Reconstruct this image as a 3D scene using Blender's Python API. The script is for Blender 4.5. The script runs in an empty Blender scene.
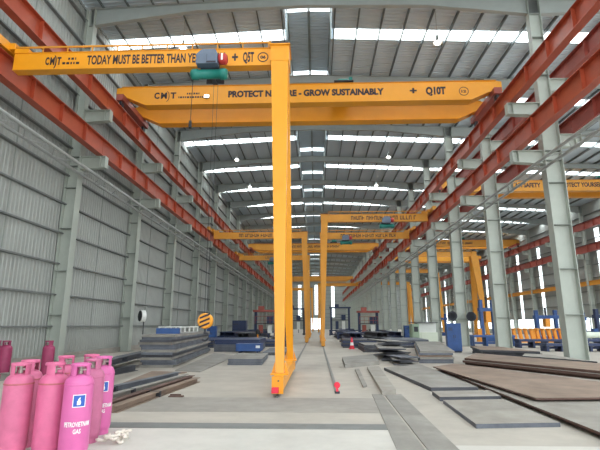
import bpy, bmesh, math, random
from mathutils import Vector, Matrix
random.seed(7)
SC = bpy.context.scene
COL = SC.collection
R = math.radians

# ------------------------------------------------------------------ camera
F_PX, CAM_H = 450.0, 1.65
PITCH, YAW = R(12.529), R(2.05)
cam_d = bpy.data.cameras.new('camera'); cam = bpy.data.objects.new('camera', cam_d); COL.objects.link(cam)
cam_d.sensor_width = 36; cam_d.lens = F_PX / 600 * 36; cam_d.clip_end = 600
cam.location = (0, 0, CAM_H); cam.rotation_euler = (math.pi / 2 + PITCH, 0, YAW)
SC.camera = cam

# ------------------------------------------------------------------ world, exposure
SC.view_settings.view_transform = 'Standard'; SC.view_settings.look = 'None'
SC.view_settings.gamma = 1.0; SC.view_settings.use_curve_mapping = False
SC.view_settings.exposure = 0.0
W = bpy.data.worlds.new('overcast_sky'); SC.world = W; W.use_nodes = True
bg = W.node_tree.nodes['Background']; bg.inputs[0].default_value = (0.92, 0.97, 1.0, 1); bg.inputs[1].default_value = 3.4
SC.cycles.use_denoising = True
SC.cycles.max_bounces = 8; SC.cycles.diffuse_bounces = 5; SC.cycles.transparent_max_bounces = 12
SC.cycles.sample_clamp_indirect = 6.0

# ------------------------------------------------------------------ layout constants (metres)
BAY, Y_COL0, Y_END, Y_NEAR = 8.0, 21.5, 181.5, -10.5
RIDGE_X, RIDGE_Z, SLOPE = -0.35, 19.55, 0.045
XL, XR, XW = -12.0, 11.7, 37.0          # left columns, middle columns, outer right wall
STRIP_Y, STRIP_W = 3.5, 1.02            # skylight strip offset inside a bay
def roof_z(x): return RIDGE_Z - SLOPE * abs(x - RIDGE_X)

# daylight coming through the skylight strips of the roof: one lamp above each row of panes
DAY = 12.5
def strip_light(x0, x1, y, w, z0, z1):
    ld = bpy.data.lights.new('skylight_daylight', 'AREA'); ld.shape = 'RECTANGLE'
    L = math.hypot(x1 - x0, z1 - z0); ld.size = L; ld.size_y = w
    ld.energy = DAY * math.pi * L * w; ld.color = (0.95, 0.98, 1.0)
    o = bpy.data.objects.new('skylight_daylight', ld); COL.objects.link(o)
    o.location = ((x0 + x1) / 2, y, (z0 + z1) / 2 + 0.10)
    o.rotation_euler = (0, -math.atan2(z1 - z0, x1 - x0), 0)
N0 = int((Y_NEAR - Y_COL0) / BAY); N1 = int((Y_END - Y_COL0) / BAY)   # bay indices
for k in range(N0, N1):
    y = Y_COL0 + BAY * k + STRIP_Y
    for a, b in ((-12.7, -2.0), (1.3, 11.5), (12.0, 36.8)):
        strip_light(a, b, y, STRIP_W, roof_z(a), roof_z(b))

# ------------------------------------------------------------------ helpers
def cam_ray(px, py):
    d = Vector(((px - 300) / F_PX, -(py - 225) / F_PX, -1.0))
    return cam.rotation_euler.to_matrix() @ d
def at(px, py, X=None, Y=None, Z=None):
    """photo pixel -> point on the plane X=, Y= or Z= that the thing touches"""
    d = cam_ray(px, py)
    t = X / d.x if X is not None else Y / d.y if Y is not None else (Z - CAM_H) / d.z
    return Vector((0, 0, CAM_H)) + d * t

def lin(c):
    return tuple(((v / 255) / 12.92 if v / 255 <= 0.04045 else ((v / 255 + 0.055) / 1.055) ** 2.4) for v in c)
MATS = {}
def mat(name, rgb, rough=0.6, metal=0.0, var=0.12, scale=3.0, bump=0.0, rgb2=None, spots=0.0, spec=0.5):
    if name in MATS: return MATS[name]
    m = bpy.data.materials.new(name); m.use_nodes = True; nt = m.node_tree; N = nt.nodes; Lk = nt.links
    b = N['Principled BSDF']; b.inputs['Roughness'].default_value = rough; b.inputs['Metallic'].default_value = metal
    b.inputs['Specular IOR Level'].default_value = spec
    c = lin(rgb)
    tc = N.new('ShaderNodeTexCoord'); nz = N.new('ShaderNodeTexNoise'); nz.inputs['Scale'].default_value = scale
    nz.inputs['Detail'].default_value = 6; nz.inputs['Roughness'].default_value = 0.65
    Lk.new(tc.outputs['Object'], nz.inputs['Vector'])
    rp = N.new('ShaderNodeValToRGB'); rp.color_ramp.elements[0].position = 0.3; rp.color_ramp.elements[1].position = 0.7
    lo = lin(rgb2) if rgb2 else tuple(v * (1 - var) for v in c)
    rp.color_ramp.elements[0].color = (*lo, 1); rp.color_ramp.elements[1].color = (*(min(1, v * (1 + var)) for v in c), 1)
    Lk.new(nz.outputs['Fac'], rp.inputs['Fac'])
    out = rp.outputs['Color']
    if spots > 0:
        n2 = N.new('ShaderNodeTexNoise'); n2.inputs['Scale'].default_value = scale * 0.23; n2.inputs['Detail'].default_value = 8
        Lk.new(tc.outputs['Object'], n2.inputs['Vector'])
        r2 = N.new('ShaderNodeValToRGB'); r2.color_ramp.elements[0].position = 0.42; r2.color_ramp.elements[1].position = 0.62
        Lk.new(n2.outputs['Fac'], r2.inputs['Fac'])
        mx = N.new('ShaderNodeMix'); mx.data_type = 'RGBA'; mx.blend_type = 'MULTIPLY'
        mx.inputs['Factor'].default_value = spots
        Lk.new(out, mx.inputs['A']); Lk.new(r2.outputs['Color'], mx.inputs['B']); out = mx.outputs['Result']
    Lk.new(out, b.inputs['Base Color'])
    if bump > 0:
        bp = N.new('ShaderNodeBump'); bp.inputs['Strength'].default_value = bump; bp.inputs['Distance'].default_value = 0.02
        Lk.new(nz.outputs['Fac'], bp.inputs['Height']); Lk.new(bp.outputs['Normal'], b.inputs['Normal'])
    MATS[name] = m; return m
def glow(name, rgb, strength):
    m = bpy.data.materials.new(name); m.use_nodes = True; nt = m.node_tree
    e = nt.nodes['Principled BSDF']; e.inputs['Emission Color'].default_value = (*lin(rgb), 1)
    e.inputs['Emission Strength'].default_value = strength; e.inputs['Base Color'].default_value = (*lin(rgb), 1)
    MATS[name] = m; return m
def pane_mat():
    m = bpy.data.materials.new('clear_roof_sheet'); m.use_nodes = True; nt = m.node_tree; N = nt.nodes
    for n in list(N): N.remove(n)
    o = N.new('ShaderNodeOutputMaterial'); t = N.new('ShaderNodeBsdfTransparent'); t.inputs[0].default_value = (0.93, 0.95, 0.95, 1)
    d = N.new('ShaderNodeBsdfTranslucent'); d.inputs[0].default_value = (0.85, 0.88, 0.88, 1)
    mx = N.new('ShaderNodeMixShader'); mx.inputs[0].default_value = 0.15
    nt.links.new(t.outputs[0], mx.inputs[1]); nt.links.new(d.outputs[0], mx.inputs[2]); nt.links.new(mx.outputs[0], o.inputs[0])
    return m

M_CONC = mat('concrete', (178, 171, 160), 0.75, var=0.10, scale=1.3, bump=0.15, spots=0.10)
M_CONC2 = mat('pale_concrete', (196, 192, 184), 0.75, var=0.08, scale=1.6, bump=0.1, spots=0.08)
M_CONC3 = mat('worn_concrete', (156, 151, 143), 0.8, var=0.12, scale=2.2, bump=0.15, spots=0.12)
M_CHAN = mat('drain_cover', (116, 118, 116), 0.6, var=0.12, scale=4)
M_ROOF = mat('roof_sheet', (186, 198, 205), 0.5, var=0.05, scale=0.8)
M_WALL = mat('wall_sheet', (153, 156, 151), 0.55, var=0.05, scale=0.7)
M_WALLD = mat('girt_steel', (112, 115, 114), 0.6, var=0.08)
M_RAFT = mat('rafter_steel', (150, 156, 152), 0.55, var=0.07, scale=1.2)
M_PURL = mat('purlin_steel', (96, 104, 104), 0.55, var=0.08)
M_GREY = mat('grey_painted_steel', (166, 172, 163), 0.55, var=0.07, scale=1.2)
M_GREYD = mat('grey_stiffener', (128, 134, 128), 0.6, var=0.08)
M_PIPE = mat('galvanised_pipe', (165, 168, 166), 0.45, 0.3, var=0.08)
M_RED = mat('red_oxide_paint', (166, 72, 46), 0.42, var=0.13, scale=1.4)
M_REDD = mat('red_oxide_dull', (148, 70, 58), 0.5, var=0.13, scale=1.4)
M_YEL = mat('crane_yellow', (228, 152, 24), 0.38, var=0.05, scale=0.9)
M_YELD = mat('crane_yellow_dull', (206, 140, 40), 0.5, var=0.08, scale=0.9)
M_TEXT = mat('black_lettering', (38, 30, 42), 0.6, var=0.02)
M_BLACK = mat('black_rubber', (30, 31, 34), 0.7, var=0.1)
M_DARK = mat('dark_steel', (58, 60, 66), 0.55, 0.3, var=0.2, scale=5)
M_TEAL = mat('teal_paint', (22, 120, 108), 0.45, var=0.1)
M_HGREY = mat('hoist_panel_grey', (96, 108, 126), 0.45, var=0.08)
M_HRED = mat('motor_red', (176, 48, 44), 0.5, var=0.1)
M_WHITE = mat('white_paint', (228, 230, 226), 0.5, var=0.04)
M_PINK = mat('pink_cylinder_paint', (208, 102, 142), 0.42, var=0.08, scale=6, spots=0.10)
M_PINK2 = mat('faded_pink_paint', (206, 106, 142), 0.5, var=0.10, scale=7, spots=0.14)
M_PINK3 = mat('magenta_pink_paint', (206, 100, 158), 0.38, var=0.05, scale=6, spots=0.06)
M_PINK4 = mat('dusty_pink_paint', (190, 104, 140), 0.55, var=0.10, scale=6, spots=0.14)
M_DPINK = mat('dark_pink_paint', (140, 44, 82), 0.55, var=0.1, scale=6)
M_BRASS = mat('valve_metal', (190, 184, 176), 0.35, 0.6, var=0.1)
M_LBLUE = mat('label_blue', (38, 84, 168), 0.4, var=0.05)
M_RUSTL = mat('seam_rust', (168, 92, 96), 0.7, var=0.2, scale=12)
M_PL = mat('mill_steel_plate', (148, 145, 138), 0.65, 0.05, var=0.12, scale=1.2, rgb2=(126, 122, 115), spots=0.12)
M_PL2 = mat('light_steel_plate', (158, 153, 144), 0.65, 0.05, var=0.1, scale=1.4, rgb2=(136, 131, 122), spots=0.1)
M_PLB = mat('rusty_steel_plate', (146, 126, 110), 0.75, 0.05, var=0.12, scale=1.1, rgb2=(122, 105, 92), spots=0.15)
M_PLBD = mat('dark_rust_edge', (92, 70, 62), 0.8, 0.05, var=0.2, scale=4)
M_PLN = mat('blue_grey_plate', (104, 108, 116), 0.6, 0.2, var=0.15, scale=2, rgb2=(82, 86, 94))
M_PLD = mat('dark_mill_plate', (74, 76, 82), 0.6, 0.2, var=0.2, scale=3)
M_BLUE = mat('machine_blue', (40, 78, 136), 0.5, var=0.12)
M_NAVY = mat('navy_machine', (36, 50, 84), 0.55, var=0.15)
M_CREAM = mat('cream_machine', (214, 222, 206), 0.55, var=0.05)
M_MGREEN = mat('pale_green_machine', (150, 172, 148), 0.55, var=0.06)
M_ORANGE = mat('orange_paint', (232, 150, 40), 0.5, var=0.08)
M_RAG = mat('cotton_rag', (222, 214, 202), 0.9, var=0.1, scale=20)
M_STOP = mat('stop_red', (220, 40, 66), 0.5, var=0.08)
M_PANE = pane_mat()
M_BULB = glow('lamp_bulb', (255, 250, 240), 14.0)
M_FLOOD = glow('flood_lens', (255, 246, 232), 4.0)

class MB:
    def __init__(s): s.v = []; s.f = []
    def box(s, x0, x1, y0, y1, z0, z1):
        b = len(s.v)
        s.v += [(x, y, z) for z in (z0, z1) for x, y in ((x0, y0), (x1, y0), (x1, y1), (x0, y1))]
        s.f += [tuple(b + i for i in q) for q in ((3, 2, 1, 0), (4, 5, 6, 7), (0, 1, 5, 4), (1, 2, 6, 5), (2, 3, 7, 6), (3, 0, 4, 7))]
        return s
    def loft(s, rings, cap=True):
        b = len(s.v); n = len(rings[0])
        for r in rings: s.v += [tuple(p) for p in r]
        for j in range(len(rings) - 1):
            for i in range(n):
                a = b + j * n; k = (i + 1) % n
                s.f.append((a + i, a + k, a + n + k, a + n + i))
        if cap:
            s.f.append(tuple(b + i for i in reversed(range(n))))
            s.f.append(tuple(b + (len(rings) - 1) * n + i for i in range(n)))
        return s
    def taper(s, c0, w0, d0, c1, w1, d1):
        rr = []
        for c, w, d in ((c0, w0, d0), (c1, w1, d1)):
            rr.append([(c[0] - w / 2, c[1] - d / 2, c[2]), (c[0] + w / 2, c[1] - d / 2, c[2]), (c[0] + w / 2, c[1] + d / 2, c[2]), (c[0] - w / 2, c[1] + d / 2, c[2])])
        return s.loft(rr)
    def poly(s, pts, z0, z1):
        a = sum(pts[i][0] * pts[(i + 1) % len(pts)][1] - pts[(i + 1) % len(pts)][0] * pts[i][1] for i in range(len(pts)))
        if a < 0: pts = pts[::-1]
        return s.loft([[(p[0], p[1], z0) for p in pts], [(p[0], p[1], z1) for p in pts]])
    def ext(s, prof, axis, a0, a1):
        """extrude a closed 2-D profile along an axis ('x': profile is (y,z); 'y': (x,z); 'z': (x,y))"""
        def P(p, a): return (a, p[0], p[1]) if axis == 'x' else (p[0], a, p[1]) if axis == 'y' else (p[0], p[1], a)
        return s.loft([[P(p, a0) for p in prof], [P(p, a1) for p in prof]])
    def tube(s, p0, p1, r0, r1=None, n=10):
        p0, p1 = Vector(p0), Vector(p1); r1 = r0 if r1 is None else r1
        d = (p1 - p0).normalized(); u = d.orthogonal().normalized(); w = d.cross(u)
        return s.loft([[p + (u * math.cos(2 * math.pi * i / n) + w * math.sin(2 * math.pi * i / n)) * r for i in range(n)] for p, r in ((p0, r0), (p1, r1))])
    def path(s, pts, r, n=8):
        pts = [Vector(p) for p in pts]; rings = []
        up = Vector((0.013, 0.021, 1))
        for i, p in enumerate(pts):
            d = (pts[min(i + 1, len(pts) - 1)] - pts[max(i - 1, 0)]).normalized()
            u = d.cross(up); u = u.normalized() if u.length > 1e-4 else d.orthogonal().normalized(); w = d.cross(u)
            rings.append([p + (u * math.cos(2 * math.pi * k / n) + w * math.sin(2 * math.pi * k / n)) * r for k in range(n)])
        return s.loft(rings)
    def lathe(s, prof, c=(0, 0, 0), n=24, axis='z'):
        rings = []
        for r, h in prof:
            ring = []
            for i in range(n):
                a = 2 * math.pi * i / n; x, y = r * math.cos(a), r * math.sin(a)
                q = (x, y, h) if axis == 'z' else (h, x, y) if axis == 'x' else (y, h, x)
                ring.append((c[0] + q[0], c[1] + q[1], c[2] + q[2]))
            rings.append(ring)
        return s.loft(rings)
    def mesh(s, name):
        m = bpy.data.meshes.new(name); m.from_pydata([tuple(p) for p in s.v], [], s.f)
        bm = bmesh.new(); bm.from_mesh(m); bmesh.ops.recalc_face_normals(bm, faces=bm.faces); bm.to_mesh(m); bm.free()
        return m
    def build(s, name, material, parent=None, smooth=False):
        m = s.mesh(name); m.materials.append(material)
        if smooth:
            for p in m.polygons: p.use_smooth = len(p.vertices) == 4
        o = bpy.data.objects.new(name, m); COL.objects.link(o); o.parent = parent
        return o
def tag(o, label=None, cat=None, group=None, kind=None):
    if label: o['label'] = label
    if cat: o['category'] = cat
    if group: o['group'] = group
    if kind: o['kind'] = kind
    return o
def thing(name, loc=(0, 0, 0), label=None, cat=None, group=None, kind=None, rz=0):
    o = bpy.data.objects.new(name, None); o.empty_display_size = 0.2; COL.objects.link(o); o.location = loc; o.rotation_euler = (0, 0, rz)
    return tag(o, label, cat, group, kind)
def inst(src, parent=None, loc=None):
    c = src.copy(); COL.objects.link(c); c.parent = parent
    if loc is not None: c.location = loc
    return c
def copy_tree(o, parent=None):
    c = o.copy(); COL.objects.link(c); c.parent = parent
    for ch in [x for x in COL.objects if x.parent == o]: copy_tree(ch, c)
    return c
def ibeam(w, h, tf, tw):
    """closed I profile (u,v) centred in u, v from 0 to h"""
    a, b = w / 2, tw / 2
    return [(-a, 0), (a, 0), (a, tf), (b, tf), (b, h - tf), (a, h - tf), (a, h), (-a, h), (-a, h - tf), (-b, h - tf), (-b, tf), (-a, tf)]
def lettering(txt, x0, x1, y, z, h, parent, material=M_TEXT, name='lettering', bold=0.04):
    """flat raised lettering on a face that looks towards -Y, fitted between x0 and x1, capitals h high"""
    cu = bpy.data.curves.new(name, 'FONT'); cu.body = txt; cu.size = 1.0; cu.offset = bold; cu.extrude = 0.004; cu.resolution_u = 3
    tmp = bpy.data.objects.new(name, cu); COL.objects.link(tmp)
    dg = bpy.context.evaluated_depsgraph_get(); m = bpy.data.meshes.new_from_object(tmp.evaluated_get(dg))
    bpy.data.objects.remove(tmp); bpy.data.curves.remove(cu)
    xs = [v.co.x for v in m.vertices]; a, b = min(xs), max(xs); k = (x1 - x0) / (b - a); kh = h / 0.70
    for v in m.vertices: v.co = Vector((x0 + (v.co.x - a) * k, y - v.co.z - 0.004, z + v.co.y * kh))
    m.materials.clear(); m.materials.append(material)
    o = bpy.data.objects.new(name, m); COL.objects.link(o); o.parent = parent
    return o
ORD = ['first', 'second', 'third', 'fourth', 'fifth', 'sixth', 'seventh', 'eighth', 'ninth', 'tenth', 'eleventh', 'twelfth', 'thirteenth', 'fourteenth', 'fifteenth', 'sixteenth', 'seventeenth', 'eighteenth', 'nineteenth', 'twentieth', 'twenty-first', 'twenty-second']

# ================================================================== STRUCTURE
# ---- floor
fl = thing('floor', kind='structure', label='grey concrete workshop floor with worn bands', cat='floor')
MB().box(-13.2, 37.4, -30, Y_END + 3, -0.3, 0.0).build('slab', M_CONC, fl)
MB().box(-13.1, 1.25, -8, 7.80, 0.0, 0.004).build('pale_slab', M_CONC2, fl)
MB().box(-9.0, 1.20, 7.84, 8.22, 0.0, 0.010).build('drain_cover_strip', M_CHAN, fl)
MB().box(-6.2, 1.50, 9.25, 11.05, 0.0, 0.003).build('worn_band', M_CONC3, fl)
MB().box(1.75, 9.5, -8, 6.9, 0.0, 0.003).build('pale_slab', M_CONC2, fl)
def floor_rail(x, y0, label):
    t = thing('floor_rail', (x, y0, 0), label, 'rail', 'gantry rails in the floor')
    MB().box(-0.03, 0.03, 0, Y_END - 6 - y0, 0.0, 0.03).build('rail_head', M_CHAN, t)
    MB().box(-0.06, 0.06, 0, Y_END - 6 - y0, 0.0, 0.006).build('base_plate', M_CONC3, t)
floor_rail(-0.93, 11.0, 'steel gantry rail in the floor under the near yellow leg')
floor_rail(0.50, 11.9, 'steel gantry rail in the floor ending at the red stop block')
floor_rail(22.9, 52, 'steel gantry rail in the floor of the right-hand bay')

# ---- corrugated sheets
def corr(length, pitch, depth):
    """open trapezoid profile (u, v) along u"""
    pts = []; n = int(round(length / pitch))
    for i in range(n):
        u = i * length / n; p = length / n
        pts += [(u, 0), (u + p * 0.30, 0), (u + p * 0.42, depth), (u + p * 0.88, depth)]
    pts.append((length, 0)); return pts
def sheet(prof, fa, fb, name, material, parent):
    m = MB(); n = len(prof)
    m.v = [fa(u, v) for u, v in prof] + [fb(u, v) for u, v in prof]
    m.f = [(i, i + 1, n + i + 1, n + i) for i in range(n - 1)]
    me = bpy.data.meshes.new(name); me.from_pydata(m.v, [], m.f); me.materials.append(material)
    o = bpy.data.objects.new(name, me); COL.objects.link(o); o.parent = parent
    return o

# ---- ceiling: sheets, purlins, rafters, skylight panes, ridge ventilator
ce = thing('ceiling', kind='structure', label='corrugated metal roof with skylight strips on grey purlins', cat='ceiling')
MON = 1.45                                        # half width of the ridge ventilator
xs_l = [RIDGE_X - MON - 0.1 - 1.40 * i for i in range(8)] + [-12.75]
xs_r = [RIDGE_X + MON + 0.1 + 1.40 * i for i in range(25)] + [37.1]
GAP0, GAP1 = STRIP_Y - STRIP_W / 2, STRIP_Y + STRIP_W / 2
def roof_sheets(x0, x1):
    a = sheet(corr(GAP0, 0.29, 0.04), lambda u, v: (x0, u, roof_z(x0) + v), lambda u, v: (x1, u, roof_z(x1) + v), 'roof_sheet', M_ROOF, ce)
    b = sheet(corr(BAY - GAP1, 0.29, 0.04), lambda u, v: (x0, GAP1 + u, roof_z(x0) + v), lambda u, v: (x1, GAP1 + u, roof_z(x1) + v), 'roof_sheet', M_ROOF, ce)
    for k in range(N0, N1):
        for o in (a, b):
            c = o if k == N0 else inst(o, ce)
            c.location.y = Y_COL0 + BAY * k
roof_sheets(-12.95, RIDGE_X - MON); roof_sheets(RIDGE_X + MON, 12.0); roof_sheets(12.0, 37.2)
for x in xs_l + xs_r:
    z = roof_z(x) - 0.01; m = MB().ext([(x - 0.035, z - 0.21), (x + 0.045, z - 0.21), (x + 0.045, z - 0.185), (x - 0.01, z - 0.185), (x - 0.01, z), (x - 0.035, z)], 'y', Y_NEAR, Y_END)
    m.build('purlin', M_PURL, ce)
# panes: one between each two purlins, individually for the nearer strips, the rest joined
rest = MB(); pane_meshes = {}
def pane_geo(m, xa, xb, y0):
    za, zb = roof_z(xa), roof_z(xb); t = 0.012; y0 += GAP0; y1 = y0 + STRIP_W
    m.loft([[(xa, y0, za - t), (xb, y0, zb - t), (xb, y1, zb - t), (xa, y1, za - t)], [(xa, y0, za), (xb, y0, zb), (xb, y1, zb), (xa, y1, za)]])
for k in range(N0, N1):
    for xs, lim in ((xs_l, 11), (xs_r, 11)):
        for i in range(len(xs) - 1):
            a, b = sorted((xs[i], xs[i + 1])); a += 0.05; b -= 0.04
            near = 0 <= k < (11 if xs is xs_l or i < 9 else 6)
            if near:
                if (a, b) not in pane_meshes:
                    m = MB(); pane_geo(m, a, b, 0); o = m.build('skylight_pane', M_PANE, ce); pane_meshes[(a, b)] = o
                else: o = inst(pane_meshes[(a, b)], ce)
                o.location.y = Y_COL0 + BAY * k
            else: pane_geo(rest, a, b, Y_COL0 + BAY * k)
tag(rest.build('skylight_pane_rows', M_PANE, ce), kind='stuff')
# tapered rafters, one pair of I-beams per frame
def rafter_geo(xa, xb, da, db):
    m = MB()
    za, zb = roof_z(xa) - 0.23, roof_z(xb) - 0.23
    def slab(ta0, ta1, tb0, tb1, hw):
        m.loft([[(xa, -hw, za - ta1), (xa, hw, za - ta1), (xa, hw, za - ta0), (xa, -hw, za - ta0)], [(xb, -hw, zb - tb1), (xb, hw, zb - tb1), (xb, hw, zb - tb0), (xb, -hw, zb - tb0)]])
    slab(0, 0.02, 0, 0.02, 0.13); slab(0.02, da - 0.02, 0.02, db - 0.02, 0.008); slab(da - 0.02, da, db - 0.02, db, 0.13)
    return m
rset = [rafter_geo(-12.4, -6.5, 1.05, 0.5), rafter_geo(-6.5, RIDGE_X, 0.5, 0.62), rafter_geo(RIDGE_X, 6, 0.62, 0.5), rafter_geo(6, 11.7, 0.5, 0.95),
        rafter_geo(11.7, 18, 0.95, 0.5), rafter_geo(18, 30, 0.5, 0.5), rafter_geo(30, 36.6, 0.5, 0.95)]
robj = [m.build('rafter', M_RAFT, ce) for m in rset]
for k in range(N0, N1 + 1):
    for o in robj:
        c = o if k == N0 else inst(o, ce)
        c.location.y = Y_COL0 + BAY * k - 0.35 if k == N1 else Y_COL0 + BAY * k
# ridge ventilator: raised roof on short posts, with its own panes
MZ = RIDGE_Z + 1.9
for sx in (-1, 1):
    xx = RIDGE_X + sx * MON; parts = []
    for u0, u1 in ((0, GAP0), (GAP1, BAY)):
        parts.append(sheet(corr(u1 - u0, 0.29, 0.04), lambda u, v: (RIDGE_X, u0 + u, MZ + 0.08 + v), lambda u, v: (xx + sx * 0.25, u0 + u, MZ + v), 'ventilator_sheet', M_ROOF, ce))
        parts.append(MB().box(xx - 0.03, xx + 0.03, u0, u1, RIDGE_Z - 0.07, MZ).build('ventilator_side', M_ROOF, ce))
    x0, x1 = sorted((RIDGE_X + sx * 0.08, RIDGE_X + sx * (MON - 0.1)))
    parts.append(MB().box(x0, x1, GAP0, GAP1, MZ + 0.03, MZ + 0.045).build('ventilator_pane', M_PANE, ce))
    parts.append(MB().box(xx - 0.006, xx + 0.006, GAP0, GAP1, RIDGE_Z - 0.07, MZ).build('ventilator_pane', M_PANE, ce))
    for yy in (0, BAY / 2): parts.append(MB().box(xx - sx * 0.05 - 0.04, xx - sx * 0.05 + 0.04, yy - 0.04, yy + 0.04, RIDGE_Z - 0.1, MZ).build('ventilator_post', M_RAFT, ce))
    for k in range(N0, N1):
        for o in parts:
            c = o if k == N0 else inst(o, ce)
            c.location.y = Y_COL0 + BAY * k
    for xp in (RIDGE_X + sx * (MON - 0.05), RIDGE_X + sx * 0.04):
        MB().box(xp - 0.035, xp + 0.035, Y_NEAR, Y_END, MZ - 0.14, MZ - 0.005).build('purlin', M_GREYD, ce)

# ---- left wall
wl = thing('wall_left', kind='structure', label='left wall of ribbed light grey metal sheet with horizontal girts', cat='wall')
WLX = -12.72
p0 = sheet(corr(BAY, 0.25, 0.03), lambda u, v: (WLX - v, u, 0.25), lambda u, v: (WLX - v, u, roof_z(-12.8)), 'wall_panel', M_WALL, wl)
for k in range(N0, N1):
    c = p0 if k == N0 else inst(p0, wl); c.location.y = Y_COL0 + BAY * k
MB().box(WLX - 0.06, WLX + 0.12, Y_NEAR, Y_END, 0, 0.28).build('plinth', M_CONC3, wl)
for i in range(12):
    z = 1.55 + 1.5 * i
    MB().ext([(WLX + 0.005, z), (WLX + 0.19, z), (WLX + 0.19, z + 0.07), (WLX + 0.17, z + 0.07), (WLX + 0.17, z + 0.015), (WLX + 0.005, z + 0.015)], 'y', Y_NEAR, Y_END).build('girt', M_WALLD, wl)
g0 = MB().box(WLX + 0.01, WLX + 0.03, -0.012, 0.012, 1.5, 18).build('sag_rod', M_GREYD, wl)
for k in range(N0, N1):
    c = g0 if k == N0 else inst(g0, wl); c.location.y = Y_COL0 + BAY * (k + 0.5)
# ---- right outer wall with vertical clear strips and an open band near the floor
wr = thing('wall_right', kind='structure', label='far right wall of grey ribbed sheet with bright vertical clear strips', cat='wall')
ztop = roof_z(XW) + 0.05; ZB0, ZB1 = 0.9, 2.6
def wr_sheet(u0, u1, z0, z1):
    o = sheet(corr(u1 - u0, 0.25, 0.03), lambda u, v: (XW + v, u0 + u, z0), lambda u, v: (XW + v, u0 + u, z1), 'wall_panel', M_WALL, wr); return o
SW = 0.5
wp = [wr_sheet(SW, BAY - SW, ZB1, ztop), wr_sheet(0, BAY, 0.0, ZB0), wr_sheet(-SW, SW, 14.2, ztop)]
pn = MB().box(XW, XW + 0.012, -SW + 0.02, SW - 0.02, ZB1, 14.2).build('clear_strip_pane', M_PANE, wr)
lp = MB().box(XW, XW + 0.012, 0.1, BAY - 0.1, ZB0, ZB1).build('low_window_pane', M_PANE, wr)
pt = MB().box(XW - 0.1, XW + 0.05, 3.95, 4.05, ZB0, ZB1).build('window_post', M_GREYD, wr)
for k in range(1, N1):
    for o in wp + [pn, lp, pt]:
        c = o if k == 1 else inst(o, wr); c.location.y = Y_COL0 + BAY * k - 2.0
for i in range(9):
    z = 2.65 + 1.7 * i
    MB().box(XW - 0.2, XW - 0.005, Y_COL0 + 6, Y_END, z, z + 0.08).build('girt', M_WALLD, wr)
# ---- far gable wall with a truck door and vertical clear strips
wf = thing('wall_far', kind='structure', label='distant end wall of blue-grey sheet with three bright strips', cat='wall')
DX0, DX1, DZ = -2.1, 2.1, 4.3; YF = Y_END
cuts = [-6.6, 0.0, 6.6]; zt = 17.3
def wf_sheet(x0, x1, z0, z1):
    sheet(corr(x1 - x0, 0.25, 0.03), lambda u, v: (x0 + u, YF + v, z0), lambda u, v: (x0 + u, YF + v, z1), 'wall_panel', M_WALL, wf)
wf_sheet(-13, -7.2, 0, zt); wf_sheet(-6.0, DX0, 0, zt); wf_sheet(DX0, -0.6, DZ, zt); wf_sheet(0.6, DX1, DZ, zt); wf_sheet(DX1, 6.0, 0, zt); wf_sheet(7.2, 37.3, 0, zt)
wf_sheet(-13, 37.3, zt, 19.7)
wf_sheet(-0.6, 0.6, DZ, 5.6)
for cx in cuts:
    z0 = 5.6 if cx == 0 else 4.6
    MB().box(cx - 0.58, cx + 0.58, YF, YF + 0.02, z0, zt).build('clear_strip_pane', M_PANE, wf)
    if cx: wf_sheet(cx - 0.6, cx + 0.6, 0, z0)
for i in range(11):
    z = 1.6 + 1.5 * i
    for a, b in (((-12.6, DX0), (DX1, 36.9)) if z < DZ else ((-12.6, 36.9),)): MB().box(a, b, YF - 0.16, YF - 0.005, z, z + 0.08).build('girt', M_WALLD, wf)
d1 = thing('door_1', kind='structure', label='open truck doorway in the distant end wall', cat='door')
m = MB(); m.box(DX0 - 0.12, DX0, YF - 0.1, YF + 0.1, 0, DZ + 0.12); m.box(DX1, DX1 + 0.12, YF - 0.1, YF + 0.1, 0, DZ + 0.12); m.box(DX0, DX1, YF - 0.1, YF + 0.1, DZ, DZ + 0.12)
m.build('door_frame', M_GREYD, d1)

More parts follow.
